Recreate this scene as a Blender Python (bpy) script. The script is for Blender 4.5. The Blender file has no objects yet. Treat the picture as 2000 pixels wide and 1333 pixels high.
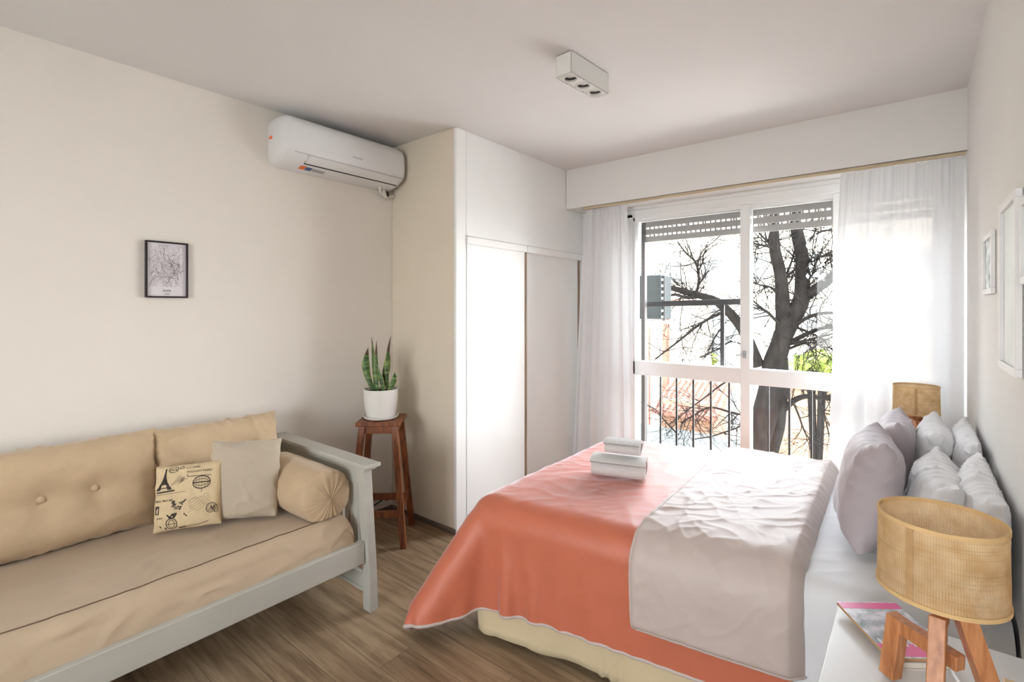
import bpy, bmesh, math, random
import numpy as np
from mathutils import Vector, Matrix, noise

random.seed(7)
np.random.seed(7)
SC = bpy.context.scene
COL = SC.collection

# ------------------------------------------------------------------ camera
cam_data = bpy.data.cameras.new('camera')
cam = bpy.data.objects.new('camera', cam_data)
COL.objects.link(cam)
SC.camera = cam
cam.location = (0.0, 0.0, 1.425)
cam.rotation_euler = (math.radians(90), 0, math.radians(38.92))
cam_data.sensor_width = 36.0
cam_data.lens = 17.42
cam_data.shift_y = -0.03135
cam_data.clip_start = 0.02

# ------------------------------------------------------------------ sky, lights, exposure
world = bpy.data.worlds.new('sky')
SC.world = world
world.use_nodes = True
wn = world.node_tree
wn.nodes.clear()
w_out = wn.nodes.new('ShaderNodeOutputWorld')
w_bg = wn.nodes.new('ShaderNodeBackground')
w_tc = wn.nodes.new('ShaderNodeTexCoord')
w_sep = wn.nodes.new('ShaderNodeSeparateXYZ')
w_ramp = wn.nodes.new('ShaderNodeValToRGB')
w_ramp.color_ramp.elements[0].position = 0.0
w_ramp.color_ramp.elements[0].color = (0.97, 0.96, 0.96, 1)
w_ramp.color_ramp.elements[1].position = 0.6
w_ramp.color_ramp.elements[1].color = (0.86, 0.93, 1.06, 1)
wn.links.new(w_tc.outputs['Generated'], w_sep.inputs[0])
wn.links.new(w_sep.outputs['Z'], w_ramp.inputs['Fac'])
wn.links.new(w_ramp.outputs['Color'], w_bg.inputs['Color'])
wn.links.new(w_bg.outputs[0], w_out.inputs['Surface'])
w_bg.inputs['Strength'].default_value = 9.0

def portal(name, loc, rot, sx, sy):
    d = bpy.data.lights.new(name, 'AREA')
    d.shape = 'RECTANGLE'
    d.size = sx
    d.size_y = sy
    d.cycles.is_portal = True
    o = bpy.data.objects.new(name, d)
    COL.objects.link(o)
    o.location = loc
    o.rotation_euler = rot
    return o

portal('window_daylight', (-0.84, 3.98, 1.15), (math.radians(-90), 0, 0), 2.0, 2.2)
portal('rear_fill_portal', (-0.62, -2.75, 1.45), (math.radians(90), 0, 0), 1.5, 1.5)  # portal for the added rear window that fills the room with daylight

SC.view_settings.view_transform = 'Standard'
SC.view_settings.look = 'None'
SC.view_settings.gamma = 1.0
SC.view_settings.exposure = 1.18

# ------------------------------------------------------------------ helpers: materials
MATS = {}

def srgb(r, g, b):
    def f(c):
        c /= 255.0
        return c / 12.92 if c <= 0.04045 else ((c + 0.055) / 1.055) ** 2.4
    return (f(r), f(g), f(b))

def _new(name):
    m = bpy.data.materials.new(name)
    m.use_nodes = True
    nt = m.node_tree
    nt.nodes.clear()
    out = nt.nodes.new('ShaderNodeOutputMaterial')
    return m, nt, out

def _coord(nt, scale=(1, 1, 1), kind='Object'):
    tc = nt.nodes.new('ShaderNodeTexCoord')
    mp = nt.nodes.new('ShaderNodeMapping')
    mp.inputs['Scale'].default_value = scale
    nt.links.new(tc.outputs[kind], mp.inputs['Vector'])
    return mp.outputs['Vector']

def _noise(nt, vec, scale, detail=3, rough=0.55):
    n = nt.nodes.new('ShaderNodeTexNoise')
    n.inputs['Scale'].default_value = scale
    n.inputs['Detail'].default_value = detail
    n.inputs['Roughness'].default_value = rough
    nt.links.new(vec, n.inputs['Vector'])
    return n.outputs['Fac']

def _ramp(nt, fac, stops):
    r = nt.nodes.new('ShaderNodeValToRGB')
    e = r.color_ramp.elements
    while len(e) < len(stops):
        e.new(0.5)
    for el, (p, c) in zip(e, stops):
        el.position = p
        el.color = (c[0], c[1], c[2], 1)
    nt.links.new(fac, r.inputs['Fac'])
    return r.outputs['Color']

def mat(name, color, rough=0.6, var=0.06, vscale=6.0, bump=0.0, bscale=60.0, sheen=0.0, spec=0.4,
        metallic=0.0, stretch=(1, 1, 1), color2=None, sheen_rough=0.4, coat=0.0, sheen_tint=(1, 1, 1)):
    """paint, plastic, cloth: a base colour with slight noise variation and a noise bump"""
    if name in MATS:
        return MATS[name]
    m, nt, out = _new(name)
    b = nt.nodes.new('ShaderNodeBsdfPrincipled')
    vec = _coord(nt, stretch)
    f = _noise(nt, vec, vscale)
    c0 = [max(0, x * (1 - var)) for x in color]
    c1 = [min(1, x * (1 + var)) for x in (color2 or color)]
    col = _ramp(nt, f, [(0.3, c0), (0.7, c1)])
    nt.links.new(col, b.inputs['Base Color'])
    b.inputs['Roughness'].default_value = rough
    b.inputs['Specular IOR Level'].default_value = spec
    b.inputs['Metallic'].default_value = metallic
    b.inputs['Sheen Weight'].default_value = sheen
    b.inputs['Sheen Roughness'].default_value = sheen_rough
    b.inputs['Sheen Tint'].default_value = (*sheen_tint, 1)
    b.inputs['Coat Weight'].default_value = coat
    if bump > 0:
        bf = _noise(nt, vec, bscale, 2)
        bn = nt.nodes.new('ShaderNodeBump')
        bn.inputs['Strength'].default_value = bump
        bn.inputs['Distance'].default_value = 0.004
        nt.links.new(bf, bn.inputs['Height'])
        nt.links.new(bn.outputs[0], b.inputs['Normal'])
    nt.links.new(b.outputs[0], out.inputs['Surface'])
    MATS[name] = m
    return m

def wood(name, c_dark, c_mid, c_light, stretch=(14, 14, 1.2), rough=0.45, scale=4.0, spec=0.4):
    m, nt, out = _new(name)
    b = nt.nodes.new('ShaderNodeBsdfPrincipled')
    vec = _coord(nt, stretch)
    f = _noise(nt, vec, scale, 5, 0.6)
    col = _ramp(nt, f, [(0.28, c_dark), (0.5, c_mid), (0.75, c_light)])
    nt.links.new(col, b.inputs['Base Color'])
    b.inputs['Roughness'].default_value = rough
    b.inputs['Specular IOR Level'].default_value = spec
    bn = nt.nodes.new('ShaderNodeBump')
    bn.inputs['Strength'].default_value = 0.12
    bn.inputs['Distance'].default_value = 0.002
    nt.links.new(f, bn.inputs['Height'])
    nt.links.new(bn.outputs[0], b.inputs['Normal'])
    nt.links.new(b.outputs[0], out.inputs['Surface'])
    MATS[name] = m
    return m

def floor_mat():
    m, nt, out = _new('wood_plank_floor')
    b = nt.nodes.new('ShaderNodeBsdfPrincipled')
    vec = _coord(nt)
    br = nt.nodes.new('ShaderNodeTexBrick')
    br.offset = 0.37
    br.inputs['Scale'].default_value = 1.0
    br.inputs['Brick Width'].default_value = 1.2
    br.inputs['Row Height'].default_value = 0.15
    br.inputs['Mortar Size'].default_value = 0.0008
    br.inputs['Mortar Smooth'].default_value = 0.2
    br.inputs['Color1'].default_value = (0.30, 0.30, 0.30, 1)
    br.inputs['Color2'].default_value = (0.72, 0.72, 0.72, 1)
    br.inputs['Mortar'].default_value = (0.0, 0.0, 0.0, 1)
    nt.links.new(vec, br.inputs['Vector'])
    g_vec = _coord(nt, (1.4, 16, 1))
    # grain shifts from plank to plank
    ad = nt.nodes.new('ShaderNodeVectorMath')
    ad.operation = 'ADD'
    sc = nt.nodes.new('ShaderNodeVectorMath')
    sc.operation = 'SCALE'
    sc.inputs['Scale'].default_value = 37.0
    nt.links.new(br.outputs['Color'], sc.inputs[0])
    nt.links.new(g_vec, ad.inputs[0])
    nt.links.new(sc.outputs[0], ad.inputs[1])
    g = _noise(nt, ad.outputs[0], 2.2, 6, 0.62)
    mx = nt.nodes.new('ShaderNodeMix')
    mx.data_type = 'FLOAT'
    mx.inputs['Factor'].default_value = 0.30
    nt.links.new(g, mx.inputs['A'])
    nt.links.new(br.outputs['Color'], mx.inputs['B'])
    col = _ramp(nt, mx.outputs[0], [(0.30, srgb(98, 80, 60)), (0.47, srgb(148, 124, 97)), (0.62, srgb(178, 154, 124)), (0.8, srgb(194, 172, 143))])
    mul = nt.nodes.new('ShaderNodeMix')
    mul.data_type = 'RGBA'
    mul.blend_type = 'MIX'
    nt.links.new(br.outputs['Fac'], mul.inputs['Factor'])
    nt.links.new(col, mul.inputs['A'])
    mul.inputs['B'].default_value = (*srgb(70, 58, 48), 1)
    nt.links.new(mul.outputs['Result'], b.inputs['Base Color'])
    b.inputs['Roughness'].default_value = 0.42
    b.inputs['Specular IOR Level'].default_value = 0.4
    bn = nt.nodes.new('ShaderNodeBump')
    bn.inputs['Strength'].default_value = 0.12
    bn.inputs['Distance'].default_value = 0.002
    nt.links.new(g, bn.inputs['Height'])
    nt.links.new(bn.outputs[0], b.inputs['Normal'])
    nt.links.new(b.outputs[0], out.inputs['Surface'])
    return m

def glass_mat():
    m, nt, out = _new('window_glass')
    tr = nt.nodes.new('ShaderNodeBsdfTransparent')
    gl = nt.nodes.new('ShaderNodeBsdfGlossy')
    gl.inputs['Roughness'].default_value = 0.02
    tr.inputs['Color'].default_value = (0.97, 0.985, 0.98, 1)
    lw = nt.nodes.new('ShaderNodeFresnel')
    lw.inputs['IOR'].default_value = 1.25
    mx = nt.nodes.new('ShaderNodeMixShader')
    nt.links.new(lw.outputs[0], mx.inputs['Fac'])
    nt.links.new(tr.outputs[0], mx.inputs[1])
    nt.links.new(gl.outputs[0], mx.inputs[2])
    nt.links.new(mx.outputs[0], out.inputs['Surface'])
    return m

def sheer_mat(name, color, transp=0.22, transl=0.55):
    m, nt, out = _new(name)
    vec = _coord(nt, (1, 1, 0.02))
    f = _noise(nt, vec, 90, 2)
    tr = nt.nodes.new('ShaderNodeBsdfTransparent')
    tl = nt.nodes.new('ShaderNodeBsdfTranslucent')
    df = nt.nodes.new('ShaderNodeBsdfDiffuse')
    tl.inputs['Color'].default_value = (*color, 1)
    df.inputs['Color'].default_value = (*color, 1)
    a = nt.nodes.new('ShaderNodeMixShader')
    a.inputs['Fac'].default_value = transl
    nt.links.new(df.outputs[0], a.inputs[1])
    nt.links.new(tl.outputs[0], a.inputs[2])
    mr = nt.nodes.new('ShaderNodeMapRange')
    mr.inputs['To Min'].default_value = max(0, transp - 0.02)
    mr.inputs['To Max'].default_value = transp + 0.02
    nt.links.new(f, mr.inputs['Value'])
    b = nt.nodes.new('ShaderNodeMixShader')
    nt.links.new(mr.outputs[0], b.inputs['Fac'])
    nt.links.new(a.outputs[0], b.inputs[1])
    nt.links.new(tr.outputs[0], b.inputs[2])
    nt.links.new(b.outputs[0], out.inputs['Surface'])
    return m

def burlap_mat(name, c_dark, c_light, nu, nv, holes=0.5):
    """open weave on UVs: u runs round the shade, v up it"""
    m, nt, out = _new(name)
    uv = nt.nodes.new('ShaderNodeTexCoord')
    sep = nt.nodes.new('ShaderNodeSeparateXYZ')
    nt.links.new(uv.outputs['UV'], sep.inputs[0])
    obv = _coord(nt, (1, 1, 1))
    wob = _noise(nt, obv, 45, 2)
    def thread(axis, n, k):
        mul = nt.nodes.new('ShaderNodeMath')
        mul.operation = 'MULTIPLY'
        mul.inputs[1].default_value = n * math.pi
        nt.links.new(sep.outputs[axis], mul.inputs[0])
        w = nt.nodes.new('ShaderNodeMath')
        w.operation = 'MULTIPLY_ADD'
        w.inputs[1].default_value = k
        nt.links.new(wob, w.inputs[0])
        nt.links.new(mul.outputs[0], w.inputs[2])
        s = nt.nodes.new('ShaderNodeMath')
        s.operation = 'SINE'
        nt.links.new(w.outputs[0], s.inputs[0])
        ab = nt.nodes.new('ShaderNodeMath')
        ab.operation = 'ABSOLUTE'
        nt.links.new(s.outputs[0], ab.inputs[0])
        return ab.outputs[0]
    tu, tv = thread('X', nu, 3.0), thread('Y', nv, 3.0)
    mxn = nt.nodes.new('ShaderNodeMath')
    mxn.operation = 'MAXIMUM'
    nt.links.new(tu, mxn.inputs[0])
    nt.links.new(tv, mxn.inputs[1])
    slub_v = _coord(nt, (5, 5, 420))
    slub = _noise(nt, slub_v, 1.0, 3)
    slub2 = _noise(nt, obv, 30, 4)
    add = nt.nodes.new('ShaderNodeMath')
    add.operation = 'MULTIPLY_ADD'
    add.inputs[1].default_value = 0.5
    nt.links.new(slub, add.inputs[0])
    nt.links.new(mxn.outputs[0], add.inputs[2])
    sub = nt.nodes.new('ShaderNodeMath')
    sub.operation = 'SUBTRACT'
    sub.inputs[1].default_value = 0.3
    nt.links.new(add.outputs[0], sub.inputs[0])
    hole = nt.nodes.new('ShaderNodeMapRange')
    hole.inputs['From Min'].default_value = 0.35
    hole.inputs['From Max'].default_value = 0.72
    hole.inputs['To Min'].default_value = holes
    hole.inputs['To Max'].default_value = 0.0
    nt.links.new(sub.outputs[0], hole.inputs['Value'])
    col = _ramp(nt, slub2, [(0.3, c_dark), (0.65, c_light)])
    col2 = nt.nodes.new('ShaderNodeMix')
    col2.data_type = 'RGBA'
    col2.blend_type = 'MULTIPLY'
    col2.inputs['Factor'].default_value = 0.5
    nt.links.new(col, col2.inputs['A'])
    cc = _ramp(nt, slub, [(0.25, (0.6, 0.55, 0.5)), (0.45, (1, 1, 1))])
    nt.links.new(cc, col2.inputs['B'])
    df = nt.nodes.new('ShaderNodeBsdfDiffuse')
    tl = nt.nodes.new('ShaderNodeBsdfTranslucent')
    nt.links.new(col2.outputs['Result'], df.inputs['Color'])
    nt.links.new(col2.outputs['Result'], tl.inputs['Color'])
    a = nt.nodes.new('ShaderNodeMixShader')
    a.inputs['Fac'].default_value = 0.42
    nt.links.new(df.outputs[0], a.inputs[1])
    nt.links.new(tl.outputs[0], a.inputs[2])
    tr = nt.nodes.new('ShaderNodeBsdfTransparent')
    b = nt.nodes.new('ShaderNodeMixShader')
    nt.links.new(hole.outputs[0], b.inputs['Fac'])
    nt.links.new(a.outputs[0], b.inputs[1])
    nt.links.new(tr.outputs[0], b.inputs[2])
    nt.links.new(b.outputs[0], out.inputs['Surface'])
    return m

# ------------------------------------------------------------------ helpers: meshes
class MB:
    """collects verts and faces in world coordinates"""
    def __init__(self):
        self.v, self.f, self.mi, self.uv = [], [], [], {}
    def add(self, verts, faces, mi=0):
        n = len(self.v)
        self.v.extend([tuple(float(c) for c in p) for p in verts])
        for f in faces:
            self.f.append(tuple(n + i for i in f))
            self.mi.append(mi)
        return self
    def box(self, x0, x1, y0, y1, z0, z1, mi=0):
        v = [(x, y, z) for x in (x0, x1) for y in (y0, y1) for z in (z0, z1)]
        return self.add(v, [(0, 1, 3, 2), (4, 6, 7, 5), (0, 4, 5, 1), (2, 3, 7, 6), (0, 2, 6, 4), (1, 5, 7, 3)], mi)
    def hexa(self, b, t, mi=0):
        """b, t: four bottom and four top points, counter-clockwise from above"""
        return self.add(list(b) + list(t), [(3, 2, 1, 0), (4, 5, 6, 7), (0, 1, 5, 4), (1, 2, 6, 5), (2, 3, 7, 6), (3, 0, 4, 7)], mi)
    def bar(self, p0, p1, a, b, side, a1=None, b1=None, mi=0):
        """square bar p0->p1; a = full width along 'side', b = full width across it"""
        p0, p1 = Vector(p0), Vector(p1)
        d = (p1 - p0).normalized()
        s = Vector(side)
        s = (s - d * s.dot(d)).normalized()
        n = d.cross(s)
        a1 = a if a1 is None else a1
        b1 = b if b1 is None else b1
        q = lambda p, w, h: [p + s * (i * w / 2) + n * (j * h / 2) for i, j in ((-1, -1), (1, -1), (1, 1), (-1, 1))]
        return self.hexa(q(p0, a, b), q(p1, a1, b1), mi)
    def tube(self, pts, r, n=10, cap=True, mi=0):
        pts = [Vector(p) for p in pts]
        rs = r if isinstance(r, (list, tuple)) else [r] * len(pts)
        up = None
        rings = []
        for i, p in enumerate(pts):
            d = (pts[min(i + 1, len(pts) - 1)] - pts[max(i - 1, 0)]).normalized()
            if up is None:
                up = Vector((0, 0, 1)) if abs(d.z) < 0.9 else Vector((1, 0, 0))
            s = d.cross(up)
            if s.length < 1e-5:
                s = d.cross(Vector((0.3, 1, 0.2)))
            s.normalize()
            t = s.cross(d).normalized()
            up = t
            rings.append([p + (s * math.cos(2 * math.pi * k / n) + t * math.sin(2 * math.pi * k / n)) * rs[i] for k in range(n)])
        v = [q for ring in rings for q in ring]
        f = []
        for i in range(len(pts) - 1):
            for k in range(n):
                f.append((i * n + k, i * n + (k + 1) % n, (i + 1) * n + (k + 1) % n, (i + 1) * n + k))
        if cap:
            f.append(tuple(range(n - 1, -1, -1)))
            f.append(tuple((len(pts) - 1) * n + k for k in range(n)))
        return self.add(v, f, mi)
    def lathe(self, c, prof, n=40, mi=0, closed=False):
        """prof: list of (radius, z)"""
        v, f = [], []
        for r, z in prof:
            for k in range(n):
                a = 2 * math.pi * k / n
                v.append((c[0] + r * math.cos(a), c[1] + r * math.sin(a), c[2] + z))
        m = len(prof)
        for i in range(m if closed else m - 1):
            j = (i + 1) % m
            for k in range(n):
                f.append((i * n + k, i * n + (k + 1) % n, j * n + (k + 1) % n, j * n + k))
        return self.add(v, f, mi)
    def grid(self, P, mi=0, close_u=False):
        P = np.asarray(P)
        n, m = P.shape[:2]
        f = []
        for i in range(n if close_u else n - 1):
            a, b = i * m, ((i + 1) % n) * m
            for j in range(m - 1):
                f.append((a + j, b + j, b + j + 1, a + j + 1))
        return self.add(P.reshape(-1, 3), f, mi)
    def ngon_extrude(self, pts, vec, mi=0):
        pts = [Vector(p) for p in pts]
        v = Vector(vec)
        n = len(pts)
        f = [tuple(range(n - 1, -1, -1)), tuple(range(n, 2 * n))]
        f += [(i, (i + 1) % n, n + (i + 1) % n, n + i) for i in range(n)]
        return self.add(pts + [p + v for p in pts], f, mi)

def rot_about(mb, c, ang, start=0):
    ca, sa = math.cos(ang), math.sin(ang)
    for i in range(start, len(mb.v)):
        x, y, z = mb.v[i]
        x -= c[0]
        y -= c[1]
        mb.v[i] = (c[0] + x * ca - y * sa, c[1] + x * sa + y * ca, z)
    return mb

ROOT = {}

def thing(name, label, cat, loc, group=None):
    o = bpy.data.objects.new(name, None)
    o.empty_display_size = 0.1
    COL.objects.link(o)
    o.location = loc
    o['label'] = label
    o['category'] = cat
    if group:
        o['group'] = group
    ROOT[o.name] = Vector(loc)
    return o

def obj(name, mb, material, parent=None, origin=None, bevel=0.0, smooth=True, label=None, cat=None, group=None, kind=None, segs=2):
    me = bpy.data.meshes.new(name)
    if parent is not None:
        org = ROOT[parent.name]
    else:
        org = Vector(origin) if origin is not None else Vector((0, 0, 0))
    me.from_pydata([(p[0] - org.x, p[1] - org.y, p[2] - org.z) for p in mb.v], [], mb.f)
    for m in (material if isinstance(material, (list, tuple)) else [material]):
        me.materials.append(m)
    if any(mb.mi):
        me.polygons.foreach_set('material_index', mb.mi)
    bm = bmesh.new()
    bm.from_mesh(me)
    bmesh.ops.recalc_face_normals(bm, faces=bm.faces)
    bm.to_mesh(me)
    bm.free()
    if smooth:
        me.shade_smooth()
        me.set_sharp_from_angle(angle=math.radians(38))
    o = bpy.data.objects.new(name, me)
    COL.objects.link(o)
    if parent is not None:
        o.parent = parent
        ROOT[o.name] = org
    else:
        o.location = org
        ROOT[o.name] = org
    if bevel > 0:
        b = o.modifiers.new('edge', 'BEVEL')
        b.width = bevel
        b.segments = segs
        b.limit_method = 'ANGLE'
        b.angle_limit = math.radians(40)
        b.harden_normals = False
    if label:
        o['label'] = label
    if cat:
        o['category'] = cat
    if group:
        o['group'] = group
    if kind:
        o['kind'] = kind
    return o

def struct(name, mb, material, **k):
    return obj(name, mb, material, kind='structure', **k)

def fbm(x, y, z, octv=4, lac=2.0, gain=0.5):
    a, s, r = 1.0, 0.0, 1.0
    for _ in range(octv):
        s += a * noise.noise((x * r, y * r, z * r))
        a *= gain
        r *= lac
    return s

def text_mb(mb, body, place, size, mi=0):
    """flat lettering: place(x, y) gives the 3-D point of a glyph point; centred"""
    cu = bpy.data.curves.new('lettering', 'FONT')
    cu.body = body
    cu.size = size
    cu.align_x = 'CENTER'
    cu.resolution_u = 3
    o = bpy.data.objects.new('lettering', cu)
    COL.objects.link(o)
    dg = bpy.context.evaluated_depsgraph_get()
    me = bpy.data.meshes.new_from_object(o.evaluated_get(dg))
    mb.add([place(v.co.x, v.co.y) for v in me.vertices], [tuple(p.vertices) for p in me.polygons], mi)
    bpy.data.objects.remove(o)
    bpy.data.curves.remove(cu)
    bpy.data.meshes.remove(me)
    return mb

# ------------------------------------------------------------------ helpers: cloth
def grid_constraints(idx, flat, shear=0.5, bend=0.08):
    """idx: (n,m) vertex ids, flat: (n,m,2) rest positions; returns colour sets whose members share no vertex"""
    out = []
    n, m = idx.shape
    def push(a, b, fa, fb, k):
        if a.size:
            out.append((a.ravel(), b.ravel(), np.linalg.norm(fa - fb, axis=-1).ravel(), k))
    for p in (0, 1):
        push(idx[p:n - 1:2], idx[p + 1:n:2], flat[p:n - 1:2], flat[p + 1:n:2], 1.0)
        push(idx[:, p:m - 1:2], idx[:, p + 1:m:2], flat[:, p:m - 1:2], flat[:, p + 1:m:2], 1.0)
        push(idx[p:n - 1:2, :-1], idx[p + 1:n:2, 1:], flat[p:n - 1:2, :-1], flat[p + 1:n:2, 1:], shear)
        push(idx[p:n - 1:2, 1:], idx[p + 1:n:2, :-1], flat[p:n - 1:2, 1:], flat[p + 1:n:2, :-1], shear)
    if bend > 0:
        for q in (0, 2):
            for off in (0, 1):
                a = np.arange(q + off, n - 2, 4)
                push(idx[a], idx[a + 2], flat[a], flat[a + 2], bend)
                a = np.arange(q + off, m - 2, 4)
                push(idx[:, a], idx[:, a + 2], flat[:, a], flat[:, a + 2], bend)
    return out

def relax(P, cons, iters, pins=None):
    for _ in range(iters):
        for a, b, r, k in cons:
            d = P[b] - P[a]
            L = np.sqrt((d * d).sum(1)) + 1e-9
            c = (0.5 * k * (L - r) / L)[:, None] * d
            P[a] += c
            P[b] -= c
    return P

def grid_normals(G):
    du = np.gradient(G, axis=0)
    dv = np.gradient(G, axis=1)
    n = np.cross(du, dv)
    return n / (np.linalg.norm(n, axis=-1, keepdims=True) + 1e-12)

def sim_pillow(w, h, t, n, m, seed, steps=110, pressure=0.0005, buttons=(), bdepth=0.25, power=2.4, gravity=0.0, excess=1.0, pucker=0.006, square=0.0):
    """two sheets sewn at the rim and blown up until they wrinkle; local x width, y height, z thickness"""
    rng = np.random.RandomState(seed)
    xs = np.linspace(-w / 2, w / 2, n)
    ys = np.linspace(-h / 2, h / 2, m)
    X, Y = np.meshgrid(xs, ys, indexing='ij')
    flat = np.stack([X, Y], -1) * excess
    nv = n * m
    idx = np.arange(nv).reshape(n, m)
    P = np.zeros((2 * nv, 3))
    for s in (0, 1):
        P[s * nv:(s + 1) * nv, 0] = X.ravel()
        P[s * nv:(s + 1) * nv, 1] = Y.ravel()
    a, b = np.abs(X / (w / 2)), np.abs(Y / (h / 2))
    dome = ((1 - a ** power).clip(0) * (1 - b ** power).clip(0)) ** 0.5
    lim = t / 2 * dome
    for (bx, by) in buttons:
        r2 = np.sqrt((X - bx) ** 2 + ((Y - by)) ** 2)
        lim = lim * (1 - (1 - bdepth) * np.exp(-(r2 / 0.07) ** 1.3))
    low = np.zeros((n, m))
    for i in range(n):
        for j in range(m):
            low[i, j] = noise.noise((X[i, j] * 9 + seed, Y[i, j] * 9, 0.3)) * 0.10 + noise.noise((X[i, j] * 24 + seed, Y[i, j] * 24, 5.3)) * 0.03
    lim = lim * (1 + low)
    P[:nv, 2] = 0.25 * lim.ravel()
    P[nv:, 2] = -0.25 * lim.ravel()
    P[:, 2] += rng.normal(0, 0.0012, 2 * nv) * (np.concatenate([dome.ravel(), dome.ravel()]) > 0.02)
    cons = grid_constraints(idx, flat, 0.35, 0.05)
    cons = cons + [(c[0] + nv, c[1] + nv, c[2], c[3]) for c in cons]
    # merge the sets of both sheets (they share no vertices until the rim is averaged)
    half = len(cons) // 2
    cons = [(np.concatenate([cons[i][0], cons[i + half][0]]), np.concatenate([cons[i][1], cons[i + half][1]]),
             np.concatenate([cons[i][2], cons[i + half][2]]), cons[i][3]) for i in range(half)]
    rim = np.unique(np.concatenate([idx[0], idx[-1], idx[:, 0], idx[:, -1]]))
    L2 = lim.ravel()
    prev = P.copy()
    for st in range(steps):
        vel = (P - prev) * 0.82
        prev = P.copy()
        P = P + vel
        Nf = grid_normals(P[:nv].reshape(n, m, 3)).reshape(-1, 3)
        Nb = -grid_normals(P[nv:].reshape(n, m, 3)).reshape(-1, 3)
        P[:nv] += Nf * pressure
        P[nv:] += Nb * pressure
        P[:, 1] -= gravity
        P = relax(P, cons, 5)
        av = 0.5 * (P[rim] + P[rim + nv])
        P[rim] = av
        P[rim + nv] = av
        over = L2 * 1.0
        zf, zb = P[:nv, 2], P[nv:, 2]
        P[:nv, 2] = np.where(zf > over, over + (zf - over) * 0.35, zf)
        P[nv:, 2] = np.where(zb < -over, -over + (zb + over) * 0.35, zb)
    F = P[:nv].reshape(n, m, 3)
    B = P[nv:].reshape(n, m, 3)
    if pucker > 0:
        A_, B_ = X / (w / 2), Y / (h / 2)
        dsp = np.zeros((n, m))
        for i in range(n):
            for j in range(m):
                aa, bb = abs(A_[i, j]), abs(B_[i, j])
                ex = max(0.0, 1 - (1 - aa) / 0.55) * min(1, (1 - aa) / 0.06)
                ey = max(0.0, 1 - (1 - bb) / 0.55) * min(1, (1 - bb) / 0.06)
                e = min(1, (1 - aa) / 0.06) * min(1, (1 - bb) / 0.06)
                nx = noise.noise((X[i, j] * 6 + seed, Y[i, j] * 34, 1.0)) * ex * ex
                ny_ = noise.noise((X[i, j] * 34, Y[i, j] * 6 + seed, 9.0)) * ey * ey
                c1 = (1 - min(1, abs(noise.noise((X[i, j] * 7 + seed, Y[i, j] * 12 + X[i, j] * 5, 3.0))) / 0.16)) ** 2
                dsp[i, j] = pucker * (nx + ny_ + 0.55 * c1 * e)
        Nf = grid_normals(F)
        Nb = -grid_normals(B)
        F = F + Nf * dsp[..., None]
        B = B + Nb * dsp[::-1, ::-1][..., None]
    if square > 0:
        # a fuller filling: the sides bow in less
        for ax in (1, 0):
            Q = F[..., ax] if ax == 1 else F[..., ax].T
            R_ = B[..., ax] if ax == 1 else B[..., ax].T
            hi, lo = Q[:, -1:], Q[:, :1]
            mid, hmax = (hi + lo) / 2, (hi - lo).max() * 0.985
            k = 1 + square * (hmax / np.maximum(hi - lo, 1e-6) - 1)
            Q[:] = (Q - mid) * k + mid * (1 - square)
            R_[:] = (R_ - mid) * k + mid * (1 - square)
    F = F - [0, F[..., 1].min(), 0]
    B = B - [0, P[:, 1].min(), 0]
    return F, B

def pillow_mb(F, B, frame):
    """frame: function of local (k,3) array -> world"""
    n, m = F.shape[:2]
    mb = MB()
    Fw, Bw = frame(F.reshape(-1, 3)), frame(B.reshape(-1, 3))
    mb.v = [tuple(p) for p in Fw] + [tuple(p) for p in Bw]
    nv = n * m
    def bi(i, j):
        if i in (0, n - 1) or j in (0, m - 1):
            return i * m + j
        return nv + i * m + j
    for i in range(n - 1):
        for j in range(m - 1):
            mb.f.append((i * m + j, (i + 1) * m + j, (i + 1) * m + j + 1, i * m + j + 1))
            mb.f.append((bi(i, j), bi(i, j + 1), bi(i + 1, j + 1), bi(i + 1, j)))
    # drop the unused copies of the rim
    used = sorted({i for f in mb.f for i in f})
    mp = {u: k for k, u in enumerate(used)}
    mb.v = [mb.v[u] for u in used]
    mb.f = [tuple(mp[i] for i in f) for f in mb.f]
    mb.mi = [0] * len(mb.f)
    return mb

def make_frame(base, right, up):
    """right, up: vectors; local z points along right x up"""
    r = Vector(right).normalized()
    u = Vector(up)
    u = (u - r * u.dot(r)).normalized()
    nrm = r.cross(u)
    R = np.array([r, u, nrm])
    b = np.array(base)
    return lambda A: np.asarray(A) @ R + b

# ------------------------------------------------------------------ materials
WALL = mat('warm_white_wall_paint', (0.81, 0.755, 0.69), 0.85, 0.025, 1.6, 0.10, 35, spec=0.2)
WALLR = mat('white_wall_paint', (0.80, 0.785, 0.76), 0.85, 0.02, 1.6, 0.10, 35, spec=0.2)
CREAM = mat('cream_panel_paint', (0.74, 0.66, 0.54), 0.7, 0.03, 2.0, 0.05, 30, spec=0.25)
CEIL = mat('ceiling_paint', (0.79, 0.765, 0.755), 0.9, 0.02, 1.2, 0.12, 25, spec=0.15)
WHITE = mat('white_gloss_paint', (0.82, 0.82, 0.81), 0.4, 0.02, 4, 0.03, 40)
LAMINATE = mat('white_laminate', (0.90, 0.895, 0.875), 0.35, 0.02, 2, 0.0)
FLOOR = floor_mat()
SKIRTING = wood('brown_skirting', srgb(88, 74, 64), srgb(112, 96, 84), srgb(130, 112, 98), (2, 2, 14))
BROWN_EDGE = wood('brown_door_edge', srgb(120, 96, 70), srgb(150, 124, 96), srgb(168, 142, 112), (20, 20, 1))
GLASS = glass_mat()
DARK = mat('gap_shade', (0.02, 0.02, 0.02), 0.7)  # near-black colour painted in for the shade inside gaps
BLACK = mat('black_metal', (0.012, 0.011, 0.011), 0.5, 0.1)

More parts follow.
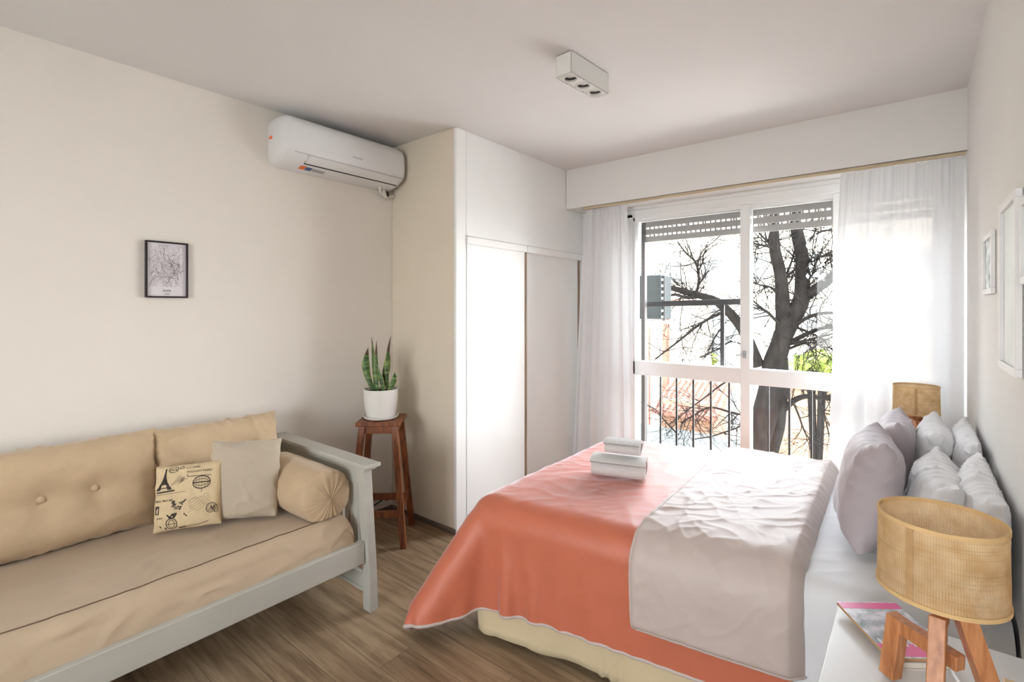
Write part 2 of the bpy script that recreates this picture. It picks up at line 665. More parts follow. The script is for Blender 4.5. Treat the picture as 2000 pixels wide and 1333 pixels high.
# ------------------------------------------------------------------ the room
XL, XR, XW = -2.879, 0.223, -2.235
YB, YP, YWIN, YBACK = 3.482, 2.207, 3.75, -2.6
ZC, ZBEAM = 2.574, 2.252
struct('floor', MB().box(XL - 0.12, XR + 0.12, YBACK - 0.12, YWIN + 0.12, -0.1, 0.0), FLOOR, smooth=False)
struct('ceiling', MB().box(XL - 0.12, XR + 0.12, YBACK - 0.12, YWIN + 0.12, ZC, ZC + 0.12), CEIL, smooth=False)
struct('wall_left', MB().box(XL - 0.12, XL, YBACK - 0.12, YWIN + 0.12, 0, ZC), WALL, smooth=False)
struct('wall_right', MB().box(XR, XR + 0.12, YBACK - 0.12, YWIN + 0.12, 0, ZC), WALLR, smooth=False)
WX0, WX1, WZ0, WZ1 = -1.80, 0.15, 0.06, 2.19
w = MB()
w.box(XL, WX0, YWIN, YWIN + 0.08, 0, ZC)
w.box(WX1, XR, YWIN, YWIN + 0.08, 0, ZC)
w.box(WX0, WX1, YWIN, YWIN + 0.08, WZ1, ZC)
w.box(WX0, WX1, YWIN, YWIN + 0.08, 0, WZ0)
struct('wall_window', w, WALLR, smooth=False)
struct('ceiling_beam', MB().box(XW, XR, YB, YWIN, ZBEAM, ZC), WALLR, smooth=False)
RX0, RX1, RZ0, RZ1 = -1.37, 0.13, 0.70, 2.20  # opening in the rear wall for the added fill window
w = MB()
w.box(XL, RX0, YBACK - 0.12, YBACK, 0, ZC)
w.box(RX1, XR, YBACK - 0.12, YBACK, 0, ZC)
w.box(RX0, RX1, YBACK - 0.12, YBACK, RZ1, ZC)
w.box(RX0, RX1, YBACK - 0.12, YBACK, 0, RZ0)
struct('wall_back', w, WALL, smooth=False)
struct('baseboard_left', MB().box(XL, XL + 0.012, YBACK, YP, 0, 0.035), SKIRTING, bevel=0.003)
struct('baseboard_right', MB().box(XR - 0.012, XR, YBACK, YWIN, 0, 0.035), SKIRTING, bevel=0.003)
struct('baseboard_wardrobe', MB().box(XL + 0.012, XW, YP - 0.012, YP, 0, 0.035), SKIRTING, bevel=0.003)

# window: white frame with three lights over three, mullions, deep middle rail
f = MB()
y0, y1 = YWIN - 0.012, YWIN + 0.075
f.box(WX0 - 0.03, WX1 + 0.03, y0 - 0.012, YWIN, WZ1 - 0.03, WZ1 + 0.03)
f.box(WX0 - 0.03, WX0 + 0.045, y0 - 0.012, YWIN, WZ0, WZ1)
f.box(WX1 - 0.045, WX1 + 0.03, y0 - 0.012, YWIN, WZ0, WZ1)
f.box(WX0, WX1, y0, y1, WZ1 - 0.06, WZ1)
f.box(WX0, WX1, y0, y1, WZ0, WZ0 + 0.08)
f.box(WX0, WX0 + 0.06, y0, y1, WZ0, WZ1)
f.box(WX1 - 0.06, WX1, y0, y1, WZ0, WZ1)
for x in (-0.913, -0.361):
    f.box(x - 0.032, x + 0.032, y0 - 0.006, y1, WZ0, WZ1 - 0.03)
f.box(WX0 + 0.03, WX1 - 0.03, y0, y1, 0.895, 1.005)
win = struct('window_1', f, WHITE, origin=(-0.84, YWIN, WZ0), bevel=0.004)
for a, b in ((WX0 + 0.06, -0.945), (-0.881, -0.393), (-0.329, WX1 - 0.06)):
    for z0, z1 in ((WZ0 + 0.08, 0.895), (1.005, WZ1 - 0.06)):
        obj('glass_pane', MB().box(a, b, YWIN + 0.03, YWIN + 0.035, z0, z1), GLASS, win, smooth=False)
lt = MB()
lt.box(-0.925, -0.905, YWIN - 0.035, YWIN - 0.018, 1.08, 1.13)
lt.bar((-0.915, YWIN - 0.04, 1.105), (-0.965, YWIN - 0.045, 1.10), 0.012, 0.014, (0, 0, 1))
obj('window_latch', lt, mat('grey_metal', (0.35, 0.35, 0.36), 0.4, 0.05, metallic=0.6), win, bevel=0.002)
tr = MB().box(XW, XR, YWIN - 0.02, YWIN, WZ1 + 0.03, ZBEAM)
struct('trim_1', tr, WHITE, bevel=0.003)

f = MB()
for z0, z1 in ((RZ0, RZ0 + 0.06), (RZ1 - 0.06, RZ1)):
    f.box(RX0, RX1, YBACK - 0.09, YBACK - 0.02, z0, z1)
for x in (RX0, -0.65, RX1 - 0.06):
    f.box(x, x + 0.06, YBACK - 0.09, YBACK - 0.02, RZ0, RZ1)
fill_win = struct('added_fill_window', f, WHITE, origin=(-0.62, YBACK, RZ0), bevel=0.004)  # unseen window added behind the camera to brighten the front of the room
for a, b in ((RX0 + 0.06, -0.65), (-0.59, RX1 - 0.06)):
    obj('glass_pane', MB().box(a, b, YBACK - 0.06, YBACK - 0.055, RZ0 + 0.06, RZ1 - 0.06), GLASS, fill_win, smooth=False)

# ------------------------------------------------------------------ built-in wardrobe
wd = thing('built_in_wardrobe', 'white built-in wardrobe with two sliding doors beside the window', 'wardrobe', (-2.5, 3.0, 0))
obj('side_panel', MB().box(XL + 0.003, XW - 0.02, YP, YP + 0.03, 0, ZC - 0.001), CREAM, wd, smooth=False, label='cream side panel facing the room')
obj('corner_post', MB().box(XW - 0.03, XW, YP + 0.002, 2.298, 0, ZC - 0.001), LAMINATE, wd, bevel=0.002)
obj('upper_panel', MB().box(XW - 0.03, XW - 0.002, 2.302, YB, 1.898, ZC - 0.001).box(XW - 0.03, XW - 0.002, YB, YWIN - 0.003, 1.898, ZBEAM), LAMINATE, wd, smooth=False)
obj('top_track', MB().box(XW - 0.05, XW + 0.012, 2.300, 2.936, 1.845, 1.894).box(XW - 0.05, XW + 0.012, 2.940, 3.745, 1.845, 1.894), LAMINATE, wd, bevel=0.002)
d1 = obj('sliding_door', MB().box(XW - 0.024, XW - 0.004, 2.31, 2.925, 0.03, 1.85), LAMINATE, wd, bevel=0.002)
obj('edge_trim', MB().box(XW - 0.026, XW + 0.002, 2.926, 2.945, 0.03, 1.85), BROWN_EDGE, d1, bevel=0.002, label='brown wood edge strip')
d2 = obj('sliding_door', MB().box(XW - 0.052, XW - 0.030, 2.90, 3.715, 0.03, 1.85), LAMINATE, wd, bevel=0.002)
obj('edge_trim', MB().box(XW - 0.054, XW - 0.026, 3.716, 3.735, 0.03, 1.85), BROWN_EDGE, d2, bevel=0.002, label='brown wood edge strip')
obj('bottom_track', MB().box(XW - 0.06, XW, 2.30, YWIN - 0.002, 0, 0.028), LAMINATE, wd, bevel=0.002)
obj('interior_shade', MB().box(XW - 0.10, XW - 0.09, 2.24, YWIN - 0.002, 0.0, 1.9), DARK, wd, smooth=False)  # black sheet standing in for the shade behind the doors

# ------------------------------------------------------------------ air conditioner
ACW = mat('ac_white_plastic', (0.80, 0.795, 0.80), 0.3, 0.01, 4, spec=0.5)
ACG = mat('ac_grey_seam', (0.32, 0.31, 0.31), 0.5)
ac = thing('air_conditioner', 'white split air conditioner high on the left wall', 'air conditioner', (XL, 1.79, 2.25))
prof = [(0.0, 2.525), (0.09, 2.527), (0.145, 2.518), (0.178, 2.497), (0.193, 2.46), (0.198, 2.40), (0.196, 2.345), (0.190, 2.312), (0.165, 2.290), (0.120, 2.262), (0.06, 2.247), (0.0, 2.245)]
secs = []
ya, yb = 1.335, 2.190
for t, e in ((0, 0.055), (0.006, 0.032), (0.018, 0.014), (0.034, 0.004), (0.055, 0.0)):
    secs.append((ya + t, e))
for t, e in ((0.055, 0.0), (0.034, 0.004), (0.018, 0.014), (0.006, 0.032), (0, 0.055)):
    secs.append((yb - t, e))
G = []
for y, e in secs:
    row = []
    for d, z in prof:
        zz = 2.386 + (z - 2.386) * (1 - e / 0.16)
        dd = d if d < 0.01 else max(0.01, d - e * 0.9)
        row.append((XL + 0.001 + dd, y, zz))
    G.append(row)
m_ = MB().grid(G)
m_.f += [tuple(range(len(prof))), tuple(len(m_.v) - len(prof) + k for k in range(len(prof)))]
m_.mi += [0, 0]
body = obj('body', m_, ACW, ac)
sm = MB()
sm.tube([(XL + 0.188, y, 2.311) for y in np.linspace(ya + 0.06, yb - 0.03, 8)], 0.0022, 6)
obj('panel_seam', sm, ACG, ac)
lv = MB()
a0, a1 = (XL + 0.1885, 2.306), (XL + 0.140, 2.272)
n_ = Vector((a0[1] - a1[1], 0, -(a0[0] - a1[0]))).normalized() * 0.004
lv.hexa([(a1[0], 1.485, a1[1]), (a1[0], 2.135, a1[1]), (a0[0], 2.135, a0[1]), (a0[0], 1.485, a0[1])],
        [(a1[0] + n_.x, 1.485, a1[1] + n_.z), (a1[0] + n_.x, 2.135, a1[1] + n_.z), (a0[0] + n_.x, 2.135, a0[1] + n_.z), (a0[0] + n_.x, 1.485, a0[1] + n_.z)])
obj('louvre', lv, ACW, ac, bevel=0.0015)
sl = MB().bar((XL + 0.135, 1.478, 2.2695), (XL + 0.135, 2.14, 2.2695), 0.007, 0.006, (1, 0, 0.6))
obj('air_slot', sl, mat('slot_black', (0.03, 0.03, 0.035), 0.5), ac)
sx = MB().tube([(XL + 0.188, 1.478, 2.308), (XL + 0.138, 1.478, 2.272)], 0.0014, 6)
obj('louvre_seam', sx, ACG, ac)
lg = MB()
text_mb(lg, 'Hisense', lambda x, y: (XL + 0.1985, 1.795 + x, 2.357 + y), 0.022)
obj('logo_lettering', lg, mat('logo_grey', (0.28, 0.28, 0.30), 0.4), ac, smooth=False)
def on_under(y, t):
    return (XL + 0.118 - t * 0.045, y, 2.2605 - t * 0.012 - 0.0012)
st = MB()
st.add([on_under(1.470, 0), on_under(1.505, 0), on_under(1.505, 0.9), on_under(1.470, 0.9)], [(0, 1, 2, 3)])
obj('energy_sticker', st, mat('sticker_orange', srgb(235, 120, 60), 0.5), ac, smooth=False, label='orange sticker')
st = MB()
st.add([on_under(1.507, 0.1), on_under(1.545, 0.1), on_under(1.545, 0.9), on_under(1.507, 0.9)], [(0, 1, 2, 3)])
obj('energy_sticker', st, mat('sticker_blue', srgb(80, 100, 160), 0.5), ac, smooth=False, label='blue sticker')
st = MB()
st.add([on_under(1.55, 0.2), on_under(1.63, 0.2), on_under(1.63, 0.9), on_under(1.55, 0.9)], [(0, 1, 2, 3)])
obj('energy_sticker', st, mat('sticker_grey', srgb(170, 168, 175), 0.5), ac, smooth=False, label='grey sticker')
st = MB().box(XL + 0.02, XL + 0.05, ya - 0.004, ya + 0.002, 2.395, 2.41)
obj('side_tag', st, MATS['sticker_orange'], ac, smooth=False, label='orange tag on the side')
pp = MB().tube([(XL + 0.05, 2.09, 2.26), (XL + 0.05, 2.10, 2.225), (XL + 0.04, 2.13, 2.21), (XL + 0.03, 2.17, 2.215), (XL + 0.03, 2.20, 2.22)], 0.014, 10)
pp.tube([(XL + 0.07, 2.05, 2.255), (XL + 0.06, 2.06, 2.232), (XL + 0.04, 2.08, 2.222), (XL + 0.03, 2.14, 2.20)], 0.009, 8)
obj('pipe', pp, mat('pipe_lagging', (0.74, 0.72, 0.67), 0.7), ac)
obj('pipe_strap', MB().tube([(XL + 0.052, 2.118, 2.228), (XL + 0.042, 2.135, 2.212)], 0.0155, 10), BLACK, ac, label='black strap')

# ------------------------------------------------------------------ ceiling spot box
LAMPW = mat('lamp_white', (0.80, 0.79, 0.76), 0.4, 0.02, 5)
cl = thing('ceiling_spotlight', 'white rectangular box lamp with three round spots on the ceiling', 'ceiling lamp', (-1.20, 2.02, ZC))
cc, ang = (-1.205, 2.025), math.radians(-4.5)
bx0, bx1, by0, by1, bz0 = cc[0] - 0.043, cc[0] + 0.043, cc[1] - 0.150, cc[1] + 0.150, ZC - 0.098
H_ = MB()
ys = [by0 + 0.052, cc[1] + 0.002, by1 - 0.050]
# bottom plate with three real round holes
nseg = 32
rr = 0.029
cells = [by0, (ys[0] + ys[1]) / 2, (ys[1] + ys[2]) / 2, by1]
for k, yc in enumerate(ys):
    c0, c1 = cells[k], cells[k + 1]
    ring_o, ring_i = [], []
    for q in range(nseg):
        a = 2 * math.pi * q / nseg
        dx, dy = math.cos(a), math.sin(a)
        s = min((0.043 / abs(dx)) if abs(dx) > 1e-6 else 9, ((c1 - yc) / dy if dy > 1e-6 else ((c0 - yc) / dy if dy < -1e-6 else 9)))
        ring_o.append((cc[0] + dx * s, yc + dy * s, bz0))
        ring_i.append((cc[0] + dx * rr, yc + dy * rr, bz0))
    H_.add(ring_o + ring_i, [(q, (q + 1) % nseg, nseg + (q + 1) % nseg, nseg + q) for q in range(nseg)])
for x0, x1, yy0, yy1 in ((bx0, bx0 + 0.003, by0, by1), (bx1 - 0.003, bx1, by0, by1), (bx0, bx1, by0, by0 + 0.003), (bx0, bx1, by1 - 0.003, by1)):
    H_.box(x0, x1, yy0, yy1, bz0, ZC - 0.004)
rot_about(H_, cc, ang)
obj('housing', H_, LAMPW, cl, smooth=False)
obj('mounting_plate', rot_about(MB().box(bx0 + 0.012, bx1 - 0.012, by0 + 0.02, by1 - 0.02, ZC - 0.006, ZC), cc, ang), DARK, cl)
for yc in ys:
    r_ = rot_about(MB().lathe((cc[0], yc, bz0), [(0.036, -0.001), (0.0365, -0.003), (0.031, -0.004), (0.029, -0.002), (0.0285, 0.012)], 36), cc, ang)
    ring = obj('spot_ring', r_, LAMPW, cl)
    b_ = rot_about(MB().lathe((cc[0], yc, bz0), [(0.0285, 0.006), (0.027, 0.022), (0.015, 0.03), (0.0001, 0.031)], 28), cc, ang)
    obj('reflector', b_, mat('reflector_grey', (0.25, 0.24, 0.25), 0.3, 0.05, metallic=0.6), ring)
    b_ = rot_about(MB().lathe((cc[0], yc, bz0), [(0.0001, 0.008), (0.016, 0.010), (0.021, 0.016), (0.020, 0.028)], 28), cc, ang)
    obj('bulb', b_, mat('bulb_glass', (0.55, 0.54, 0.55), 0.15, 0.02, spec=0.6), ring)

# ------------------------------------------------------------------ framed map on the left wall
pf = thing('picture_frame', 'small black frame with a grey city map on the left wall', 'picture', (XL, 0.835, 1.48))
px0, px1 = XL + 0.001, XL + 0.020
py0, py1, pz0, pz1 = 0.745, 0.925, 1.480, 1.757
fr = MB()
bw = 0.008
fr.box(px0, px1, py0, py1, pz0, pz0 + bw).box(px0, px1, py0, py1, pz1 - bw, pz1)
fr.box(px0, px1, py0, py0 + bw, pz0 + bw, pz1 - bw).box(px0, px1, py1 - bw, py1, pz0 + bw, pz1 - bw)
obj('frame', fr, mat('black_brown_frame', (0.022, 0.014, 0.018), 0.4), pf, bevel=0.001)
xs_ = XL + 0.010
obj('map_print', MB().box(px0, xs_, py0 + bw, py1 - bw, pz0 + bw, pz1 - bw), mat('map_paper', srgb(222, 216, 220), 0.5, 0.02), pf, smooth=False)
mp = MB()
rng = random.Random(3)
LINE = mat('map_line', srgb(140, 132, 136), 0.6)
def stroke(mb, pts, wd_, x):
    for (a, b), (c, d) in zip(pts[:-1], pts[1:]):
        L = math.hypot(c - a, d - b) or 1e-6
        nx, ny = -(d - b) / L * wd_ / 2, (c - a) / L * wd_ / 2
        mb.add([(x, a + nx, b + ny), (x, c + nx, d + ny), (x, c - nx, d - ny), (x, a - nx, b - ny)], [(0, 1, 2, 3)])
my0, my1, mz0, mz1 = py0 + 0.014, py1 - 0.014, pz0 + 0.052, pz1 - 0.014
for k in range(260):
    a = rng.gauss((my0 + my1) / 2, 0.045)
    b = rng.gauss((mz0 + mz1) / 2, 0.065)
    th = rng.uniform(0, 2 * math.pi)
    pts = []
    for q in range(rng.randint(4, 14)):
        if not (my0 < a < my1 and mz0 < b < mz1):
            break
        pts.append((a, b))
        th += rng.gauss(0, 0.35)
        a += math.cos(th) * 0.007
        b += math.sin(th) * 0.007
    if len(pts) > 1:
        stroke(mp, pts, rng.choice((0.0004, 0.0004, 0.0006, 0.001)), xs_ + 0.0006)
obj('map_lines', mp, LINE, pf, smooth=False)
riv = MB()
pts = [(my0 + 0.03 + 0.006 * k + 0.01 * math.sin(k * 0.9), mz1 - 0.012 * k) for k in range(15)]
pts = [(min(a + 0.012, my1), b) for a, b in pts if b > mz0]
stroke(riv, pts, 0.0013, xs_ + 0.0009)
obj('river', riv, mat('river_grey', srgb(118, 110, 116), 0.6), pf, smooth=False)
tx = MB()
text_mb(tx, 'ROME', lambda x, y: (xs_ + 0.001, 0.835 + x, pz0 + 0.030 + y), 0.0125)
for k, (wd_, z_) in enumerate(((0.016, 0.022), (0.026, 0.016))):
    tx.add([(xs_ + 0.001, 0.835 - wd_ / 2, pz0 + z_), (xs_ + 0.001, 0.835 + wd_ / 2, pz0 + z_), (xs_ + 0.001, 0.835 + wd_ / 2, pz0 + z_ + 0.0016), (xs_ + 0.001, 0.835 - wd_ / 2, pz0 + z_ + 0.0016)], [(0, 1, 2, 3)])
obj('lettering', tx, mat('print_black', (0.03, 0.028, 0.03), 0.6), pf, smooth=False)

# ------------------------------------------------------------------ white frames on the right wall
WFR = mat('white_frame', (0.80, 0.78, 0.78), 0.4, 0.02)
def wall_frame(label, y0, y1, z0, z1, dep, bw, art):
    t = thing('picture_frame', label, 'picture', (XR, (y0 + y1) / 2, z0), 'white framed pictures on the right wall')
    x0, x1 = XR - dep, XR - 0.001
    m = MB()
    m.box(x0, x1, y0, y1, z0, z0 + bw).box(x0, x1, y0, y1, z1 - bw, z1)
    m.box(x0, x1, y0, y0 + bw, z0 + bw, z1 - bw).box(x0, x1, y1 - bw, y1, z0 + bw, z1 - bw)
    obj('frame', m, WFR, t, bevel=0.0015)
    obj('art_print', MB().box(x0 + dep * 0.55, x1, y0 + bw, y1 - bw, z0 + bw, z1 - bw), art, t, smooth=False)
    return t
ART_G = mat('green_foliage_print', srgb(70, 120, 105), 0.4, 0.3, 22, color2=srgb(225, 232, 228))
ART_P = mat('pale_print', srgb(205, 214, 208), 0.4, 0.04, 5, color2=srgb(226, 226, 226))
wall_frame('small white framed green print nearest the window curtain', 2.352, 2.615, 1.478, 1.698, 0.013, 0.020, ART_G)
big = wall_frame('tall white framed pale print, the largest on the right wall', 1.820, 2.130, 1.246, 1.738, 0.016, 0.022, ART_P)
wall_frame('white framed green print cut off by the photo edge above the pillows', 1.500, 1.775, 1.486, 1.702, 0.013, 0.020, ART_G)
# ------------------------------------------------------------------ wall socket with plug behind the stool
so = thing('wall_socket', 'small plug with dark cable low on the left wall behind the stool', 'socket', (XL, 2.11, 0.06))
obj('cover_plate', MB().box(XL, XL + 0.008, 2.08, 2.17, 0.065, 0.135), WHITE, so, bevel=0.002)
obj('plug', MB().box(XL + 0.008, XL + 0.03, 2.135, 2.155, 0.085, 0.125), BLACK, so, bevel=0.003)
obj('cable', MB().tube([(XL + 0.028, 2.14, 0.115), (XL + 0.035, 2.10, 0.105), (XL + 0.03, 2.03, 0.085), (XL + 0.025, 1.95, 0.06), (XL + 0.02, 1.85, 0.042), (XL + 0.02, 1.7, 0.04)], 0.004, 8), BLACK, so)

# ------------------------------------------------------------------ daybed
GREY = mat('grey_painted_wood', srgb(186, 183, 173), 0.55, 0.06, 3, 0.12, 25, stretch=(3, 1, 3))
DX = -1.972
db = thing('daybed', 'grey painted wooden daybed frame along the left wall', 'daybed', (-2.42, 0.45, 0))
def post(xa, xb, sgn, yc):
    # sgn +1: the end nearest the window
    m = MB()
    yb0, yb1 = (yc - 0.022, yc + 0.024)
    sh = -0.038 * sgn
    m.hexa([(xa, yb0, 0), (xb, yb0, 0), (xb, yb1, 0), (xa, yb1, 0)],
           [(xa, yb0 + sh * 0.1, 0.20), (xb, yb0 + sh * 0.1, 0.20), (xb, yb1 + sh * 0.2, 0.20), (xa, yb1 + sh * 0.2, 0.20)])
    m.hexa([(xa, yb0 + sh * 0.1, 0.20), (xb, yb0 + sh * 0.1, 0.20), (xb, yb1 + sh * 0.2, 0.20), (xa, yb1 + sh * 0.2, 0.20)],
           [(xa, yb0 + sh, 0.676), (xb, yb0 + sh, 0.676), (xb, yb1 + sh, 0.676), (xa, yb1 + sh, 0.676)])
    return m
for sgn, yc in ((1, 1.408), (-1, -0.50)):
    s = 'arm nearest the stool' if sgn > 0 else None
    yt = yc - 0.037 * sgn
    obj('post', post(DX - 0.055, DX, sgn, yc), GREY, db, bevel=0.002)
    obj('post', post(-2.845, -2.79, sgn, yc), GREY, db, bevel=0.002)
    obj('arm_cap', MB().box(-2.855, DX + 0.032, yt - 0.034, yt + 0.052, 0.688, 0.706).box(-2.850, DX + 0.018, yt - 0.028, yt + 0.040, 0.677, 0.688), GREY, db, bevel=0.003)
    m = MB()
    m.box(-2.79, DX - 0.055, yt - 0.010, yt + 0.016, 0.600, 0.676)
    m.box(-2.79, DX - 0.055, yt - 0.016, yt - 0.010, 0.655, 0.676)
    obj('arm_rail', m, GREY, db, bevel=0.002)
    obj('arm_rail', MB().box(-2.79, DX - 0.055, yc - 0.026 * sgn - 0.012, yc - 0.026 * sgn + 0.012, 0.26, 0.32), GREY, db, bevel=0.002)
    for k in range(6):
        xc = -2.71 + k * 0.125
        m = MB()
        m.bar((xc, yc - 0.026 * sgn, 0.32), (xc, yt + 0.003, 0.602), 0.062, 0.014, (1, 0, 0))
        obj('arm_slat', m, GREY, db, bevel=0.002)
    obj('arm_rail', MB().box(-2.79, DX - 0.055, yc - 0.010 * sgn - 0.012, yc - 0.010 * sgn + 0.012, 0.100, 0.165).box(-2.79, DX - 0.055, yc - 0.010 * sgn - 0.016, yc - 0.010 * sgn + 0.016, 0.085, 0.100), GREY, db, bevel=0.002)
obj('front_rail', MB().box(DX - 0.050, DX - 0.022, -0.50, 1.372, 0.232, 0.336), GREY, db, bevel=0.003)
obj('rear_rail', MB().box(-2.835, -2.805, -0.49, 1.372, 0.232, 0.336), GREY, db, bevel=0.003)
obj('mattress_base', MB().box(-2.805, DX - 0.05, -0.47, 1.36, 0.255, 0.275), GREY, db, smooth=False)

# mattress with a loose cotton cover; the front face carries folds, a dark piped seam runs along the edge
TAN = mat('tan_cotton', srgb(196, 174, 147), 0.8, 0.05, 5, 0.25, 420, sheen=0.25, spec=0.2)
ny, ns = 170, 64
Y_ = np.linspace(-0.44, 1.345, ny)
G = np.zeros((ny, ns, 3))
def seam_wob(y):
    return 0.010 * noise.noise((y * 3.1, 0.5, 0)) + 0.006 * noise.noise((y * 8, 2.5, 0))
XF, XB, ZT, ZB_ = DX - 0.062, -2.79, 0.462, 0.278
for i, y in enumerate(Y_):
    e = min(1.0, (1.345 - y) / 0.05)
    e = math.sqrt(max(0, 1 - (1 - e) ** 2)) if e < 1 else 1
    pts = []
    # path: under front -> front face up -> round edge -> top -> back edge
    for s in range(ns):
        t = s / (ns - 1)
        if t < 0.30:
            q = t / 0.30
            x, z = XF + 0.012 * math.sin(math.pi * q), ZB_ + (ZT - 0.055 - ZB_) * q
            nx_, nz_ = 1, 0
        elif t < 0.48:
            q = (t - 0.30) / 0.18 * math.pi / 2
            x, z = XF - 0.055 + 0.055 * math.cos(q), ZT - 0.055 + 0.055 * math.sin(q)
            nx_, nz_ = math.cos(q), math.sin(q)
        elif t < 0.96:
            q = (t - 0.48) / 0.48
            x, z = XF - 0.055 + (XB - XF + 0.075) * q, ZT - 0.012 * math.sin(math.pi * q)
            nx_, nz_ = 0, 1
        else:
            q = (t - 0.96) / 0.04 * math.pi / 2
            x, z = XB + 0.02 - 0.02 * math.sin(q), ZT - 0.02 + 0.02 * math.cos(q) - 0.15 * (q > 1.5)
            nx_, nz_ = -1, 0
        front = max(0.0, 1 - abs(t - 0.30) / 0.26)
        # diagonal drag folds on the front, long soft swags on the top
        fold = fbm(y * 4.5 + z * 4, z * 9 - y * 2.5, 1.3, 2)
        ridge = max(0.0, 0.40 - abs(fold)) / 0.40
        d = front * (0.010 * (ridge * ridge * (3 - 2 * ridge) - 0.3) + 0.006 * noise.noise((y * 3, z * 6, 2.2)))
        top = max(0.0, min(1, (t - 0.40) / 0.1)) * (t < 0.95)
        sw = fbm(y * 2.2 + x * 1.5, x * 4.5, 7.7, 3)
        rid2 = max(0.0, 0.10 - abs(sw)) / 0.10
        d += top * (0.007 * sw + 0.009 * rid2 ** 2 * max(0, 0.5 + noise.noise((y * 2, x * 2, 3))))
        ezz = e
        pts.append((x + nx_ * d, y, ZB_ + (z + nz_ * d - ZB_) * (0.35 + 0.65 * ezz)))
    G[i] = pts
mm = MB().grid(G)
mm.f.append(tuple((ny - 1) * ns + k for k in range(ns)))
mm.mi.append(0)
mm.f.append(tuple(range(ns)))
mm.mi.append(0)
mt = obj('daybed_mattress', mm, TAN, origin=(-2.4, 0.45, ZB_), label='tan cotton covered mattress lying in the grey daybed', cat='mattress')
sp = []
for i, y in enumerate(Y_[:-6]):
    w_ = int(round((0.46 + seam_wob(y)) * (ns - 1)))
    tt = (0.475 + seam_wob(y) * 1.8) * (ns - 1)
    a_ = int(tt)
    q = G[i, a_] * (1 - (tt - a_)) + G[i, a_ + 1] * (tt - a_)
    sp.append((q[0], q[1], q[2] + 0.0012))
obj('piping', MB().tube(sp, 0.0024, 6), mat('seam_brown', srgb(112, 86, 68), 0.7), mt, label='dark brown seam')

# back cushions
def tufted(name, label, y0, y1, seed, buttons, xb=-2.84, group='tan back cushions on the daybed', lean=0.10, h=0.42, t=0.225, up_extra=0.0, zb=0.452):
    F, B = sim_pillow(y1 - y0 + 0.05, h + 0.02, t, 64, 44, seed, buttons=buttons, bdepth=0.22, power=3.2, excess=1.0, pucker=0.012, square=0.75)
    # local x -> world -y (so that local z faces the room, +x)
    up = Vector((-lean, 0, 1))
    base = (xb + t / 2 + lean * 0.45, (y0 + y1) / 2, zb)
    fr_ = make_frame(base, (0, 1, 0), up)
    def frame(A):
        return fr_(A)
    mb = pillow_mb(F, B, frame)
    o = obj(name, mb, TANC, origin=(base[0], base[1], zb), label=label, cat='cushion', group=group)
    for bx, by in buttons:
        # the button sits in the dimple of the front sheet
        n, m = F.shape[:2]
        d = (F[..., 0] - bx) ** 2 + (F[..., 1] - (by + h / 2 + 0.01)) ** 2
        i, j = np.unravel_index(np.argmin(d), d.shape)
        c = F[i, j]
        r = 0.016
        bm_ = MB()
        for rr_, zz in ((0.0005, 0.012), (0.008, 0.0115), (0.0135, 0.008), (0.016, 0.002), (0.015, -0.004)):
            for k in range(20):
                a = 2 * math.pi * k / 20
                bm_.v.append(tuple(frame(np.array([[c[0] + rr_ * math.cos(a), c[1] + rr_ * math.sin(a), c[2] + zz]]))[0]))
        for a_ in range(4):
            for k in range(20):
                bm_.f.append((a_ * 20 + k, a_ * 20 + (k + 1) % 20, (a_ + 1) * 20 + (k + 1) % 20, (a_ + 1) * 20 + k))
                bm_.mi.append(0)
        obj('button', bm_, TANC, o)
    return o
TANC = mat('tan_suede_cloth', srgb(200, 175, 143), 0.85, 0.06, 9, 0.2, 260, sheen=0.35, spec=0.15)
tufted('back_cushion', 'wide tan back cushion with two buttons at the left of the daybed', -0.22, 0.735, 11,
       [(0.093, -0.005), (0.253, -0.005), (-0.067, -0.005), (-0.227, -0.005)])
tufted('back_cushion', 'tan back cushion behind the grey cushion at the daybed corner', 0.745, 1.285, 12, [(0.02, -0.02)], h=0.408)

